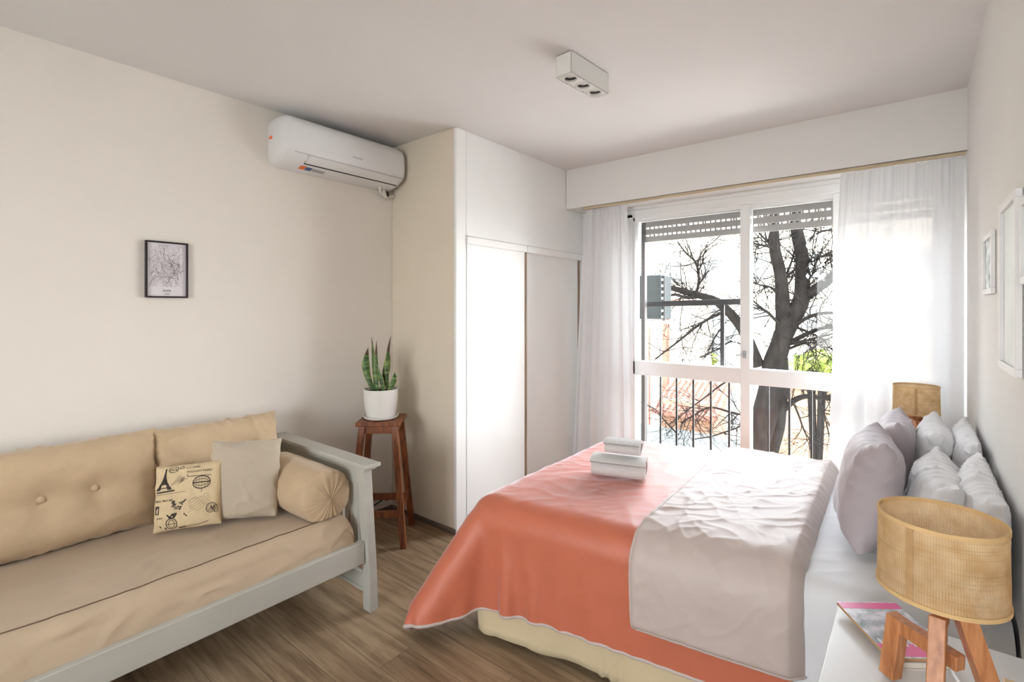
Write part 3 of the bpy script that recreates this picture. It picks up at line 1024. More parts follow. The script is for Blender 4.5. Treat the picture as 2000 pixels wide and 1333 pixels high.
# bolster against the arm
def bolster():
    r, x0, x1, yc, zc = 0.122, -2.59, -2.055, 1.236, 0.562
    nu, nl = 96, 60
    P = np.zeros((nl, nu, 3))
    for i in range(nl):
        t = i / (nl - 1)
        # profile: flat end, round shoulder, body, round shoulder, flat end
        if t < 0.28:
            q = t / 0.28
            rad, xo = r * (math.sin(q * math.pi / 2) ** 0.62), 0.05 * (1 - math.cos(q * math.pi / 2) ** 1.0)
            x = x0 + xo
        elif t > 0.72:
            q = (1 - t) / 0.28
            rad, xo = r * (math.sin(q * math.pi / 2) ** 0.62), 0.05 * (1 - math.cos(q * math.pi / 2))
            x = x1 - xo
        else:
            q = (t - 0.28) / 0.44
            x = x0 + 0.05 + (x1 - x0 - 0.10) * q
            rad = r * (1 + 0.02 * math.sin(q * math.pi))
        endw = math.exp(-((min(x - x0, x1 - x)) / 0.07) ** 2)
        for k in range(nu):
            a = 2 * math.pi * k / nu
            g = noise.noise((math.cos(a) * 7, math.sin(a) * 7, x * 4)) * 0.5 + noise.noise((math.cos(a) * 16, math.sin(a) * 16, x * 6)) * 0.4
            rr_ = rad * (1 + endw * 0.055 * g) + 0.003 * noise.noise((x * 9, a * 2, 1))
            z = zc + rr_ * math.sin(a)
            if z < 0.470:
                z = 0.470 - (0.470 - z) * 0.12
            P[i, k] = (x + endw * 0.006 * g, yc + rr_ * math.cos(a), z)
    mb = MB()
    n, m = nl, nu
    f_ = []
    for i in range(n - 1):
        for k in range(m):
            f_.append((i * m + k, i * m + (k + 1) % m, (i + 1) * m + (k + 1) % m, (i + 1) * m + k))
    f_.append(tuple(range(m)))
    f_.append(tuple((n - 1) * m + k for k in range(m)))
    mb.add(P.reshape(-1, 3), f_)
    return obj('bolster_cushion', mb, TANC, origin=(-2.37, yc, 0.46), label='tan round bolster lying against the daybed arm', cat='cushion')
bolster()

# grey-beige square cushion
GBE = mat('grey_beige_cloth', srgb(194, 180, 160), 0.75, 0.04, 8, 0.2, 300, sheen=0.3, spec=0.25)
F, B = sim_pillow(0.295, 0.345, 0.11, 56, 56, 21, excess=1.0, pucker=0.008, square=0.4)
fr_ = make_frame((-2.385, 0.988, 0.462), (0.72, 1, -0.02), (-0.20, 0.10, 1))
obj('square_cushion', pillow_mb(F, B, fr_), GBE, origin=(-2.385, 1.0, 0.462), label='plain grey-beige square cushion between the printed cushion and the bolster', cat='cushion')

# printed cushion
LINEN = mat('straw_linen', srgb(220, 198, 160), 0.85, 0.06, 30, 0.25, 300, sheen=0.15, spec=0.15)
INK = mat('black_fabric_ink', srgb(58, 50, 46), 0.8, 0.25, 60)
INK2 = mat('faded_fabric_ink', srgb(132, 114, 92), 0.8, 0.2, 60)
F, B = sim_pillow(0.258, 0.265, 0.09, 56, 56, 31, excess=1.0, pucker=0.004, square=0.5)
fr_ = make_frame((-2.462, 0.795, 0.464), (0.70, 1, 0.06), (-0.22, 0.12, 1))
pm = pillow_mb(F, B, fr_)
n_, m__ = F.shape[:2]
Fn = grid_normals(F)
def on_cushion(a, b, lift=0.0012):
    """a, b in 0..1 over the front; returns a world point just above the cloth"""
    a, b = 0.06 + 0.88 * a, 0.05 + 0.90 * b
    x, y = min(max(a, 0.01), 0.99) * (n_ - 1), min(max(b, 0.01), 0.99) * (m__ - 1)
    i, j = min(int(x), n_ - 2), min(int(y), m__ - 2)
    u, v = x - i, y - j
    def lerp(A):
        return (A[i, j] * (1 - u) + A[i + 1, j] * u) * (1 - v) + (A[i, j + 1] * (1 - u) + A[i + 1, j + 1] * u) * v
    return tuple(fr_((lerp(F) + lerp(Fn) * lift)[None])[0])
def cstroke(pts, w_, mi, closed=False):
    pts = list(pts) + ([pts[0]] if closed else [])
    fine = []
    for (a, b), (c, d) in zip(pts[:-1], pts[1:]):
        k = max(1, int(math.hypot(c - a, d - b) / 0.03))
        fine += [(a + (c - a) * q / k, b + (d - b) * q / k) for q in range(k)]
    fine.append(pts[-1])
    for (a, b), (c, d) in zip(fine[:-1], fine[1:]):
        L = math.hypot(c - a, d - b) or 1e-6
        nx_, ny_ = -(d - b) / L * w_ / 2, (c - a) / L * w_ / 2
        pm.add([on_cushion(a + nx_, b + ny_), on_cushion(c + nx_, d + ny_), on_cushion(c - nx_, d - ny_), on_cushion(a - nx_, b - ny_)], [(0, 1, 2, 3)], mi)
def ctext(s, a, b, size, mi):
    text_mb(pm, s, lambda x, y: on_cushion(a + x, b + y), size, mi)
def ell(ca, cb, ra, rb, w_, mi, n=22):
    cstroke([(ca + ra * math.cos(2 * math.pi * k / n), cb + rb * math.sin(2 * math.pi * k / n)) for k in range(n)], w_, mi, True)
# lattice tower silhouette
tw = lambda yy: 0.012 + 0.115 * ((1 - yy) ** 2.6)
for k in range(16):
    y0_, y1_ = k / 16, (k + 1) / 16
    b0_, b1_ = 0.635 + 0.33 * y0_, 0.635 + 0.33 * y1_
    for sgn in (-1, 1):
        inner0, inner1 = (tw(y0_) * 0.45 if y0_ < 0.25 else 0), (tw(y1_) * 0.45 if y1_ < 0.28 else 0)
        q = [(0.17 + sgn * inner0, b0_), (0.17 + sgn * tw(y0_), b0_), (0.17 + sgn * tw(y1_), b1_), (0.17 + sgn * inner1, b1_)]
        pm.add([on_cushion(*p) for p in q], [(0, 1, 2, 3)], 1)
for yy in (0.10, 0.28):
    cstroke([(0.17 - tw(yy) * 1.1, 0.635 + 0.33 * yy), (0.17 + tw(yy) * 1.1, 0.635 + 0.33 * yy)], 0.014, 1)
cstroke([(0.05, 0.605), (0.335, 0.615)], 0.022, 1)
cstroke([(0.04, 0.57), (0.50, 0.58)], 0.008, 2)
ctext('VICK', 0.29, 0.915, 0.055, 1)
ell(0.29, 0.94, 0.075, 0.05, 0.009, 1)
ell(0.42, 0.95, 0.03, 0.02, 0.008, 1)
ctext('V. A. SOMBR', 0.60, 0.925, 0.040, 1)
ctext('MOUGUOT FRERES', 0.70, 0.855, 0.046, 1)
cstroke([(0.52, 0.835), (0.52, 0.80), (0.88, 0.79)], 0.008, 1)
for k in range(7):
    cstroke([(0.27 + k * 0.035, 0.69 + k * 0.014), (0.40 + k * 0.02, 0.835 - k * 0.012)], 0.005, 2)
    cstroke([(0.38 + k * 0.017, 0.70 + k * 0.006), (0.47 - k * 0.008, 0.80 - k * 0.005)], 0.004, 2)
ell(0.735, 0.69, 0.13, 0.095, 0.013, 1)
ell(0.735, 0.69, 0.11, 0.05, 0.007, 1)
cstroke([(0.605, 0.69), (0.865, 0.69)], 0.016, 1)
for k in range(5):
    cstroke([(0.65 + 0.043 * k, 0.60), (0.66 + 0.043 * k, 0.78)], 0.005, 2)
cstroke([(0.735, 0.59), (0.735, 0.54)], 0.006, 2)
ctext('Amer Bon bil', 0.17, 0.46, 0.052, 1)
pm.add([on_cushion(*p) for p in ((0.03, 0.27), (0.10, 0.27), (0.11, 0.40), (0.04, 0.40))], [(0, 1, 2, 3)], 1)
for k in range(16):
    rng = random.Random(k)
    a, b = 0.40 + rng.uniform(-0.09, 0.09), 0.36 + rng.uniform(-0.10, 0.09)
    cstroke([(a, b), (a + rng.uniform(-0.04, 0.04), b + rng.uniform(-0.04, 0.04)), (a + rng.uniform(-0.05, 0.05), b + rng.uniform(-0.05, 0.05))], rng.uniform(0.008, 0.022), 1 if k % 3 else 2)
for k in range(6):
    cstroke([(0.55 + 0.05 * q + 0.012 * math.sin(q * 2 + k), 0.26 + 0.035 * k + 0.02 * math.sin(q * 1.7 + k) + 0.012 * q) for q in range(7)], 0.0045, 2)
ell(0.885, 0.28, 0.075, 0.075, 0.009, 1)
ell(0.885, 0.28, 0.052, 0.052, 0.006, 1)
cstroke([(0.86, 0.25), (0.885, 0.31), (0.90, 0.24), (0.92, 0.30)], 0.012, 1)
ell(0.955, 0.25, 0.03, 0.06, 0.008, 1)
ell(0.29, 0.115, 0.085, 0.085, 0.012, 1)
ell(0.29, 0.115, 0.045, 0.062, 0.009, 1)
cstroke([(0.21, 0.115), (0.37, 0.115)], 0.008, 1)
cstroke([(0.23, 0.26), (0.27, 0.215), (0.31, 0.26), (0.34, 0.215), (0.37, 0.27)], 0.022, 1)
cstroke([(0.25, 0.21), (0.35, 0.21)], 0.014, 1)
ctext('& 8 B', 0.11, 0.20, 0.04, 1)
cstroke([(0.38, 0.045), (0.62, 0.05), (0.85, 0.075)], 0.014, 2)
cstroke([(0.40, 0.03), (0.50, 0.035)], 0.02, 1)
cstroke([(0.10, 0.09), (0.12, 0.06)], 0.02, 1)
cstroke([(0.18, 0.06), (0.20, 0.03)], 0.022, 1)
obj('printed_cushion', pm, [LINEN, INK, INK2], origin=(-2.462, 0.795, 0.464), label='small straw-coloured cushion printed with a black lattice tower and old lettering', cat='cushion')

# ------------------------------------------------------------------ wooden stool and the potted plant on it
REDWOOD = wood('red_brown_wood', srgb(74, 36, 18), srgb(128, 70, 36), srgb(165, 100, 56), (20, 20, 2.2), 0.38)
stl = thing('bar_stool', 'tall reddish wooden stool in the corner between daybed and wardrobe', 'stool', (-2.585, 1.905, 0))
SC_, SA = (-2.585, 1.905), math.radians(41.5)
def S(x, y, z):
    return (SC_[0] + x * math.cos(SA) - y * math.sin(SA), SC_[1] + x * math.sin(SA) + y * math.cos(SA), z)
q = 0.132
m = MB()
m.hexa([S(-q, -q, 0.717), S(q, -q, 0.717), S(q, q, 0.717), S(-q, q, 0.717)], [S(-q, -q, 0.742), S(q, -q, 0.742), S(q, q, 0.742), S(-q, q, 0.742)])
obj('seat', m, REDWOOD, stl, bevel=0.004)
sx_ = (math.cos(SA), math.sin(SA), 0)
T_, Bt = 0.098, 0.160
def legp(i, j, z):
    k = T_ + (Bt - T_) * (1 - z / 0.717)
    return S(i * k, j * k, z)
for i in (-1, 1):
    for j in (-1, 1):
        obj('leg', MB().bar(legp(i, j, 0.0), legp(i, j, 0.717), 0.036, 0.036, sx_), REDWOOD, stl, bevel=0.002)
for ax in (0, 1):
    for sg in (-1, 1):
        z = 0.692
        a, b = (legp(-1, sg, z), legp(1, sg, z)) if ax == 0 else (legp(sg, -1, z), legp(sg, 1, z))
        obj('apron', MB().bar(a, b, 0.045, 0.018, (0, 0, 1)), REDWOOD, stl, bevel=0.0015)
        z = 0.195 if ax == 0 else 0.235
        a, b = (legp(-1, sg, z), legp(1, sg, z)) if ax == 0 else (legp(sg, -1, z), legp(sg, 1, z))
        obj('stretcher', MB().bar(a, b, 0.042, 0.02, (0, 0, 1)), REDWOOD, stl, bevel=0.0015)

POT = mat('white_ceramic', (0.82, 0.80, 0.76), 0.35, 0.02, 3, spec=0.5)
pc = (-2.590, 1.900, 0.743)
pl = thing('potted_snake_plant', 'green snake plant in a white pot on the wooden stool', 'plant', pc)
obj('saucer', MB().lathe(pc, [(0.001, 0.0), (0.088, 0.0), (0.104, 0.006), (0.110, 0.020), (0.107, 0.021), (0.100, 0.010), (0.001, 0.009)], 56), POT, pl)
obj('pot', MB().lathe(pc, [(0.001, 0.011), (0.080, 0.011), (0.087, 0.016), (0.097, 0.06), (0.1035, 0.11), (0.1055, 0.165), (0.106, 0.183), (0.102, 0.184), (0.1005, 0.165), (0.001, 0.160)], 64), POT, pl)
obj('soil', MB().lathe(pc, [(0.0995, 0.166), (0.07, 0.170), (0.04, 0.167), (0.001, 0.171)], 40), mat('dark_soil', (0.035, 0.025, 0.02), 0.95, 0.3, 80, 0.6, 90), pl)
def leaf_mat():
    m, nt, out = _new('snake_plant_leaf')
    b = nt.nodes.new('ShaderNodeBsdfPrincipled')
    vec = _coord(nt, (14, 14, 60))
    f = _noise(nt, vec, 1.0, 4, 0.6)
    col = _ramp(nt, f, [(0.35, srgb(44, 72, 40)), (0.5, srgb(74, 108, 58)), (0.68, srgb(140, 160, 100))])
    nt.links.new(col, b.inputs['Base Color'])
    b.inputs['Roughness'].default_value = 0.4
    nt.links.new(b.outputs[0], out.inputs['Surface'])
    return m
LEAF = leaf_mat()
LEDGE = mat('leaf_edge_yellow', srgb(176, 178, 96), 0.5)
TIP = mat('leaf_tip_brown', srgb(96, 74, 60), 0.7)
RX = Vector((math.cos(math.radians(38.9)), math.sin(math.radians(38.9)), 0))   # image right in the room
RD = Vector((-math.sin(math.radians(38.9)), math.cos(math.radians(38.9)), 0))
def leaf(x0, x1, d0, hgt, wmax, bend, twist, dry=0.0, wpos=0.45):
    n = 18
    cpts = []
    for k in range(n + 1):
        t = k / n
        c = Vector(pc) + RX * (x0 + (x1 - x0) * t + bend * math.sin(math.pi * t)) + RD * d0 + Vector((0, 0, 0.165 + hgt * t))
        w_ = wmax * (0.55 + 0.45 * min(1, t / wpos)) * (1 if t < wpos else max(0.02, 1 - ((t - wpos) / (1 - wpos)) ** 1.7))
        a = twist * (0.4 + t)
        s = RX * math.cos(a) + RD * math.sin(a)
        nn = RD * math.cos(a) - RX * math.sin(a)
        cpts.append((c, w_, s, nn, t))
    mb = MB()
    us = (-1, -0.86, -0.45, 0, 0.45, 0.86, 1)
    for c, w_, s, nn, t in cpts:
        for u in us:
            mb.v.append(tuple(c + s * (w_ / 2 * u) + nn * (0.25 * w_ * u * u * 0.6)))
    for k in range(n):
        for j in range(6):
            mb.f.append((k * 7 + j, k * 7 + j + 1, (k + 1) * 7 + j + 1, (k + 1) * 7 + j))
            tip = cpts[k][4] > 1 - dry
            mb.mi.append(2 if tip else (1 if j in (0, 5) else 0))
    o = obj('leaf', mb, [LEAF, LEDGE, TIP], pl)
    sd = o.modifiers.new('thickness', 'SOLIDIFY')
    sd.thickness = 0.003
    return o
leaf(-0.045, -0.080, 0.00, 0.275, 0.050, -0.030, 0.4, 0.22, 0.55)
leaf(-0.032, -0.056, -0.01, 0.340, 0.036, 0.000, -0.5, 0.12)
leaf(-0.014, -0.020, -0.025, 0.320, 0.026, -0.006, 0.3, 0.30)
leaf(0.004, 0.046, 0.01, 0.290, 0.046, 0.008, 0.2)
leaf(0.030, -0.022, -0.04, 0.190, 0.034, 0.000, -0.2)
leaf(0.044, 0.060, 0.00, 0.345, 0.024, -0.014, 0.5, 0.28)
leaf(0.050, 0.088, -0.01, 0.125, 0.040, 0.012, 0.3)

# ------------------------------------------------------------------ curtains and their rod
SHEER = sheer_mat('white_sheer', (0.78, 0.78, 0.79), 0.03, 0.17)
rod = MB()
rod.box(XW + 0.155, XR - 0.004, 3.492, 3.512, ZBEAM - 0.022, ZBEAM - 0.003)
obj('curtain_rail', rod, wood('pale_rail_wood', srgb(170, 152, 120), srgb(196, 180, 150), srgb(214, 200, 172), (1.5, 20, 20)), origin=(-1.0, 3.50, ZBEAM - 0.02), bevel=0.003, label='thin pale wooden rail under the beam carrying both curtains', cat='curtain rail')
def curtain(label, xt0, xt1, xb0, xb1, nfold, seed, amp=0.022, rot=0.0):
    n, m = 220, 60
    P = np.zeros((n, m, 3))
    rng = random.Random(seed)
    ph = [rng.uniform(0, 6.28) for _ in range(4)]
    for i in range(n):
        s = i / (n - 1)
        for j in range(m):
            t = j / (m - 1)          # 0 top, 1 bottom
            k = t ** 0.8
            sw = s + 0.018 * math.sin(9 * s + ph[0]) * t
            x = (xt0 + (xt1 - xt0) * sw) * (1 - k) + (xb0 + (xb1 - xb0) * sw) * k
            a = amp * (0.45 + 0.75 * t) * (0.6 + 0.4 * math.sin(2 * math.pi * s * nfold * 0.29 + ph[1]))
            y = 3.532 + a * math.sin(2 * math.pi * nfold * s + ph[2] + 0.6 * math.sin(5 * s + ph[3]))
            y += (0.006 * math.sin(2 * math.pi * nfold * 3.1 * s) * max(0, 1 - t * 5))
            y += 0.010 * noise.noise((s * 9, t * 2.2, seed))
            x += 0.4 * a * math.cos(2 * math.pi * nfold * s + ph[2])
            z = ZBEAM - 0.020 - (ZBEAM - 0.05) * t + (0.006 * noise.noise((s * 30, 0, seed)) if t < 0.02 else 0)
            P[i, j] = (min(x, XR - 0.006), y, z)
    cu = obj('curtain', MB().grid(P), SHEER, origin=((xt0 + xt1) / 2, 3.53, 0.03), label=label, cat='curtain', group='white sheer curtains')
    return cu
curtain('narrow white sheer curtain drawn to the wardrobe side of the window', -2.075, -1.715, -2.215, -1.66, 5, 2, 0.018)
curtain('wide white sheer curtain at the picture wall side of the window', -0.330, 0.212, -0.40, 0.205, 5.0, 5, 0.024)

# ------------------------------------------------------------------ bed: divan with mattress and valance
O2 = np.array([-1.53, 1.62])
E1 = np.array([math.cos(math.radians(8)), math.sin(math.radians(8))])
E2 = np.array([-math.sin(math.radians(1.5)), math.cos(math.radians(1.5))])
def bedw(A):
    A = np.asarray(A, float)
    xy = O2 + A[..., 0:1] * E1 + A[..., 1:2] * E2
    return np.concatenate([xy, A[..., 2:3]], -1)
BL, BW, MT = 1.745, 1.36, 0.555
bed = thing('bed', 'double bed with white mattress and cream valance against the right wall', 'bed', (-0.65, 2.42, 0))
def bed_block(u0, u1, v0, v1, z0, z1):
    m = MB()
    b = [tuple(p) for p in bedw(np.array([(u0, v0, z0), (u1, v0, z0), (u1, v1, z0), (u0, v1, z0)]))]
    t = [tuple(p) for p in bedw(np.array([(u0, v0, z1), (u1, v0, z1), (u1, v1, z1), (u0, v1, z1)]))]
    return m.hexa(b, t)
SHEETM = mat('white_bed_linen', (0.78, 0.775, 0.785), 0.75, 0.02, 6, 0.15, 300, sheen=0.3, spec=0.3, sheen_rough=0.3)
obj('mattress', bed_block(0.0, BL, 0.0, BW, 0.33, MT), SHEETM, bed, bevel=0.05, segs=4)
obj('base', bed_block(0.03, BL, 0.03, BW - 0.03, 0.10, 0.33), mat('divan_cloth', srgb(150, 138, 118), 0.9, 0.05), bed, bevel=0.01)
for (u, v) in ((0.10, 0.10), (0.10, BW - 0.10), (BL - 0.1, 0.10), (BL - 0.1, BW - 0.10)):
    p = bedw(np.array([[u, v, 0]]))[0]
    obj('leg', MB().lathe(tuple(p), [(0.001, 0), (0.022, 0), (0.028, 0.10), (0.001, 0.10)], 20), BLACK, bed)
VAL = mat('cream_valance_cotton', srgb(214, 196, 160), 0.85, 0.05, 6, 0.2, 260, sheen=0.15, spec=0.15)
def valance(side):
    n, m = 150, 14
    P = np.zeros((n, m, 3))
    for i in range(n):
        s = i / (n - 1)
        for j in range(m):
            t = j / (m - 1)
            z = 0.345 - 0.315 * t
            if side == 'near':
                u = 0.005 + (BL - 0.01) * s
                # hem corner is cut round; pleats further along
                pl_ = max(0.0, noise.noise((u * 6.0, 0.4, 0)) + 0.15)
                w_ = 0.008 + t ** 3 * (0.022 + 0.014 * math.sin(u * 9) + 0.03 * pl_)
                for c in (0.62, 0.66, 0.70, 1.05, 1.1):
                    w_ += 0.014 * math.exp(-((u - c) / 0.012) ** 2) * t * t
                uu = u + (0.05 * t * t * max(0, 1 - s * 12) if s < 0.09 else 0)
                P[i, j] = (uu, -w_, z)
            elif side == 'foot':
                v = 0.02 + (BW - 0.03) * s
                w_ = 0.008 + t ** 3 * (0.02 + 0.014 * math.sin(v * 11) + 0.012 * math.sin(v * 31))
                P[i, j] = (-w_, v, z)
            else:
                u = 0.005 + (BL - 0.02) * s
                w_ = 0.008 + t * (0.014 + 0.008 * math.sin(u * 12))
                P[i, j] = (u, BW + w_, z)
    o = obj('valance', MB().grid(bedw(P)), VAL, bed)
    sd = o.modifiers.new('thickness', 'SOLIDIFY')
    sd.thickness = 0.003
    return o
for s_ in ('near', 'foot', 'far'):
    valance(s_)

# ------------------------------------------------------------------ duvet: draped cloth, then its turned-back end
def collide_box(P, margin, top, r, u1=3.0):
    """push points out of the rounded box (u 0..u1, v 0..BW, z -1..top) grown by margin; returns contact mask"""
    c = np.array([u1 / 2, BW / 2, (top - 1.0) / 2])
    hf = np.array([u1 / 2, BW / 2, (top + 1.0) / 2]) - r
    d = P - c
    q = np.abs(d) - hf
    qm = np.maximum(q, 0)
    L = np.sqrt((qm ** 2).sum(1))
    inside = np.minimum(q.max(1), 0)
    sd = L + inside - r - margin
    hit = sd < 0
    nrm = qm / (L + 1e-9)[:, None]
    deep = L < 1e-6
    if deep.any():
        ax = q[deep].argmax(1)
        nn = np.zeros((deep.sum(), 3))
        nn[np.arange(len(ax)), ax] = 1
        nrm[deep] = nn
    nrm = nrm * np.sign(d)
    P[hit] -= nrm[hit] * sd[hit][:, None]
    return hit

def capsule_out(P, a, b, r):
    a, b = np.array(a), np.array(b)
    ab = b - a
    t = np.clip(((P - a) @ ab) / (ab @ ab), 0, 1)
    d = P - (a + t[:, None] * ab)
    L = np.sqrt((d * d).sum(1)) + 1e-9
    hit = L < r
    P[hit] += d[hit] / L[hit][:, None] * (r - L[hit])[:, None]
    return hit

def drape(u0, u1, v0, v1, h, margin, top, r, steps, seed, squeeze=0.985, iters=6, floor=0.012, bend=0.10, kick=0.004, loft=None):
    rng = np.random.RandomState(seed)
    n, m = int(round((u1 - u0) / h)) + 1, int(round((v1 - v0) / h)) + 1
    U, V = np.meshgrid(np.linspace(u0, u1, n), np.linspace(v0, v1, m), indexing='ij')
    if loft:
        # the hanging corner is cut round
        du, dv = np.maximum(0, -U) / -u0, np.maximum(0, -V) / -v0
        rr_ = np.sqrt(du ** 2 + dv ** 2)
        k = np.where((du > 0) & (dv > 0), 0.45 + 0.55 * np.maximum(du, dv) / np.maximum(rr_, 1e-6), 1.0)
        U = np.where(U < 0, U * k, U)
        V = np.where(V < 0, V * k, V)
    flat = np.stack([U, V], -1)
    P = np.stack([U.mean() + (U - U.mean()) * squeeze, V.mean() + (V - V.mean()) * squeeze, np.full_like(U, top + margin + 0.01)], -1)
    for i in range(n):
        for j in range(m):
            P[i, j, 2] += 0.012 * noise.noise((U[i, j] * 7 + seed, V[i, j] * 7, 0)) + 0.006 * noise.noise((U[i, j] * 17 + seed, V[i, j] * 17, 4))
    P = P.reshape(-1, 3)
    idx = np.arange(n * m).reshape(n, m)
    cons = grid_constraints(idx, flat, 0.4, bend)
    prev = P.copy()
    g = np.array([0, 0, -0.0005])
    for st in range(steps):
        vel = (P - prev) * 0.96
        prev = P.copy()
        P = P + vel + g
        for _ in range(iters):
            relax(P, cons, 1)
        hit = collide_box(P, margin, top, r)
        if loft:
            hit |= capsule_out(P, *loft)
        low = P[:, 2] < floor
        P[low, 2] = floor
        hit |= low
        prev[hit] = P[hit] - (P[hit] - prev[hit]) * 0.25
    for _ in range(60):
        relax(P, cons, 1)
        collide_box(P, margin, top, r)
        if loft:
            capsule_out(P, *loft)
        P[P[:, 2] < floor, 2] = floor
    return P.reshape(n, m, 3), flat

def smooth_grid(G, k=2):
    for _ in range(k):
        A = G.copy()
        A[1:-1] = (G[:-2] + 2 * G[1:-1] + G[2:]) / 4
        G = A.copy()
        A[:, 1:-1] = (G[:, :-2] + 2 * G[:, 1:-1] + G[:, 2:]) / 4
        G = A
    return G

def upsample(G):
    n, m = G.shape[:2]
    k = G.shape[2]
    A = np.zeros((2 * n - 1, m, k))
    A[::2] = G
    up = np.concatenate([G[:1], G, G[-1:]])
    A[1::2] = (-up[:-3] + 9 * up[1:-2] + 9 * up[2:-1] - up[3:]) / 16
    B = np.zeros((2 * n - 1, 2 * m - 1, k))
    B[:, ::2] = A
    up = np.concatenate([A[:, :1], A, A[:, -1:]], 1)
    B[:, 1::2] = (-up[:, :-3] + 9 * up[:, 1:-2] + 9 * up[:, 2:-1] - up[:, 3:]) / 16
    return B

DU0, DU1, DV0, DV1, DH = -0.38, 1.31, -0.375, BW + 0.33, 0.0185
D, dflat = drape(DU0, DU1, DV0, DV1, DH, 0.034, MT, 0.075, 300, 3, iters=9, loft=((0.03, 0.03, 0.44), (-0.115, -0.15, 0.10), 0.085))
DN = grid_normals(smooth_grid(D, 3))
Dn_, Dm_ = D.shape[:2]
UU, VV = dflat[..., 0], dflat[..., 1]
# a padded quilt: slight swell and finer creases
def creases(U, V, seed, f1, f2, a1, a2):
    out = np.zeros(U.shape)
    for i in range(U.shape[0]):
        for j in range(U.shape[1]):
            u, v = U[i, j], V[i, j]
            u, v = u * 0.82 + v * 0.57, v * 0.82 - u * 0.57
            w1 = noise.noise((u * f1 + seed, v * f1 * 0.6, 2.0))
            wx = u + 0.05 * noise.noise((u * 5, v * 5, seed))
            wy = v + 0.05 * noise.noise((u * 5, v * 5, seed + 9))
            w2 = 1 - abs(noise.noise((wx * f2 + seed, wy * f2 * 0.55, 7.0))) * 2.2
            w3 = 1 - abs(noise.noise((wx * f2 * 0.5 + seed, wy * f2 * 1.25, 11.0))) * 2.2
            out[i, j] = a1 * w1 + a2 * (max(0, w2) ** 2 + max(0, w3) ** 2)
    return out
CORAL = mat('coral_cotton', srgb(206, 114, 84), 0.48, 0.04, 8, 0.12, 420, sheen=1.0, spec=0.55, sheen_rough=0.35, sheen_tint=(0.95, 0.92, 1.0))
LINING = mat('pale_duvet_cotton', srgb(202, 186, 178), 0.5, 0.03, 6, 0.12, 420, sheen=0.3, spec=0.45, sheen_rough=0.3)
D2 = upsample(D)
f2_ = upsample(dflat)
N2 = grid_normals(smooth_grid(D2, 4))
cr = creases(f2_[..., 0], f2_[..., 1], 3.0, 4.0, 10.0, 0.004, 0.0028)
cr = cr * np.clip(0.35 + 0.65 * np.minimum(f2_[..., 0], f2_[..., 1]) / 0.10, 0.35, 1)
onbed = 1.0
duv = thing('duvet', 'coral duvet draped over the bed with its pale underside turned back', 'duvet', (-0.9, 2.3, 0.3))
cover = obj('cover', MB().grid(bedw(D2 + N2 * cr[..., None])), CORAL, duv, label='coral top side')
lin = D2 - N2 * 0.011 + N2 * cr[..., None] * 0.5
obj('lining', MB().grid(bedw(lin)), LINING, duv, label='pale underside')
# hem piping round the three hanging edges
e_ = list(D2[::-1, 0]) + list(D2[0, 1:]) + list(D2[1:, -1])
en = list(N2[::-1, 0]) + list(N2[0, 1:]) + list(N2[1:, -1])
pts = bedw(np.array(e_) - np.array(en) * 0.005)
obj('hem_piping', MB().tube([tuple(p) for p in pts[::2]], 0.0085, 8), LINING, duv, label='pale hem')

# turned-back end: thick, crinkled, lying over the coral side
FU0, FU1, FV0 = 0.800, 1.345, -0.255
fn_, fm_ = 120, 330
FU, FV = np.meshgrid(np.linspace(FU0, FU1, fn_), np.linspace(FV0, BW + 0.28, fm_), indexing='ij')
# ragged near hem: the hem rides a little higher toward the fold edge
def sample(G, U, V):
    x = np.clip((U - DU0) / (DU1 - DU0) * (Dn_ - 1), 0, Dn_ - 1.001)
    y = np.clip((V - DV0) / (DV1 - DV0) * (Dm_ - 1), 0, Dm_ - 1.001)
    i, j = x.astype(int), y.astype(int)
    a, b = (x - i)[..., None], (y - j)[..., None]
    return (G[i, j] * (1 - a) + G[i + 1, j] * a) * (1 - b) + (G[i, j + 1] * (1 - a) + G[i + 1, j + 1] * a) * b
FU = FU + 0.012 * np.sin(FV * 7.0) * (1 - (FU - FU0) / (FU1 - FU0)) + 0.03 * np.maximum(0, -FV / 0.3) * (1 - (FU - FU0) / (FU1 - FU0))
FVs = FV.copy()
Dsm, DNs = smooth_grid(D, 5), grid_normals(smooth_grid(D, 8))
base = sample(Dsm, FU, FVs)
nrm = sample(DNs, FU, FVs)
nrm /= np.linalg.norm(nrm, axis=-1, keepdims=True)
over = np.maximum(0, FU - DU1)
base = base + over[..., None] * np.array([1.0, 0, 0])
S_ = (FU - FU0) / (FU1 - FU0)
Tn = (FV - FV0)
def sstep(x, w_):
    t = np.clip(x / w_, 0, 1)
    return np.sqrt(np.clip(1 - (1 - t) ** 2, 0, 1))
edge = sstep(S_ * (FU1 - FU0) + 0.004, 0.030) * sstep(Tn + 0.003, 0.028) * sstep((1 - S_) * (FU1 - FU0), 0.07)
edge[:, -12:] *= np.linspace(1, 0.2, 12)
cr = creases(FU, FV, 13.0, 3.2, 13.0, 0.009, 0.0045)
ruff = np.zeros_like(FU)
for i in range(fn_):
    for j in range(fm_):
        de = (FU[i, j] - FU0)
        dv_ = Tn[i, j]
        ruff[i, j] = 0.006 * noise.noise((FV[i, j] * 26, FU[i, j] * 6, 1)) * math.exp(-max(0, de) / 0.05) + 0.006 * noise.noise((FU[i, j] * 26, FV[i, j] * 4, 3)) * math.exp(-dv_ / 0.07)
side = np.clip(1 - np.maximum(0, 0.05 - FV) / 0.10, 0.35, 1)     # creases calm down on the hanging side
thick = 0.004 + edge * (0.034 + cr * side + ruff) - 0.024 * np.clip((S_ - 0.93) / 0.07, 0, 1)
flap = base + nrm * thick[..., None]
fo = obj('turned_back_end', MB().grid(bedw(flap)), LINING, duv, label='crinkled pale underside turned back')
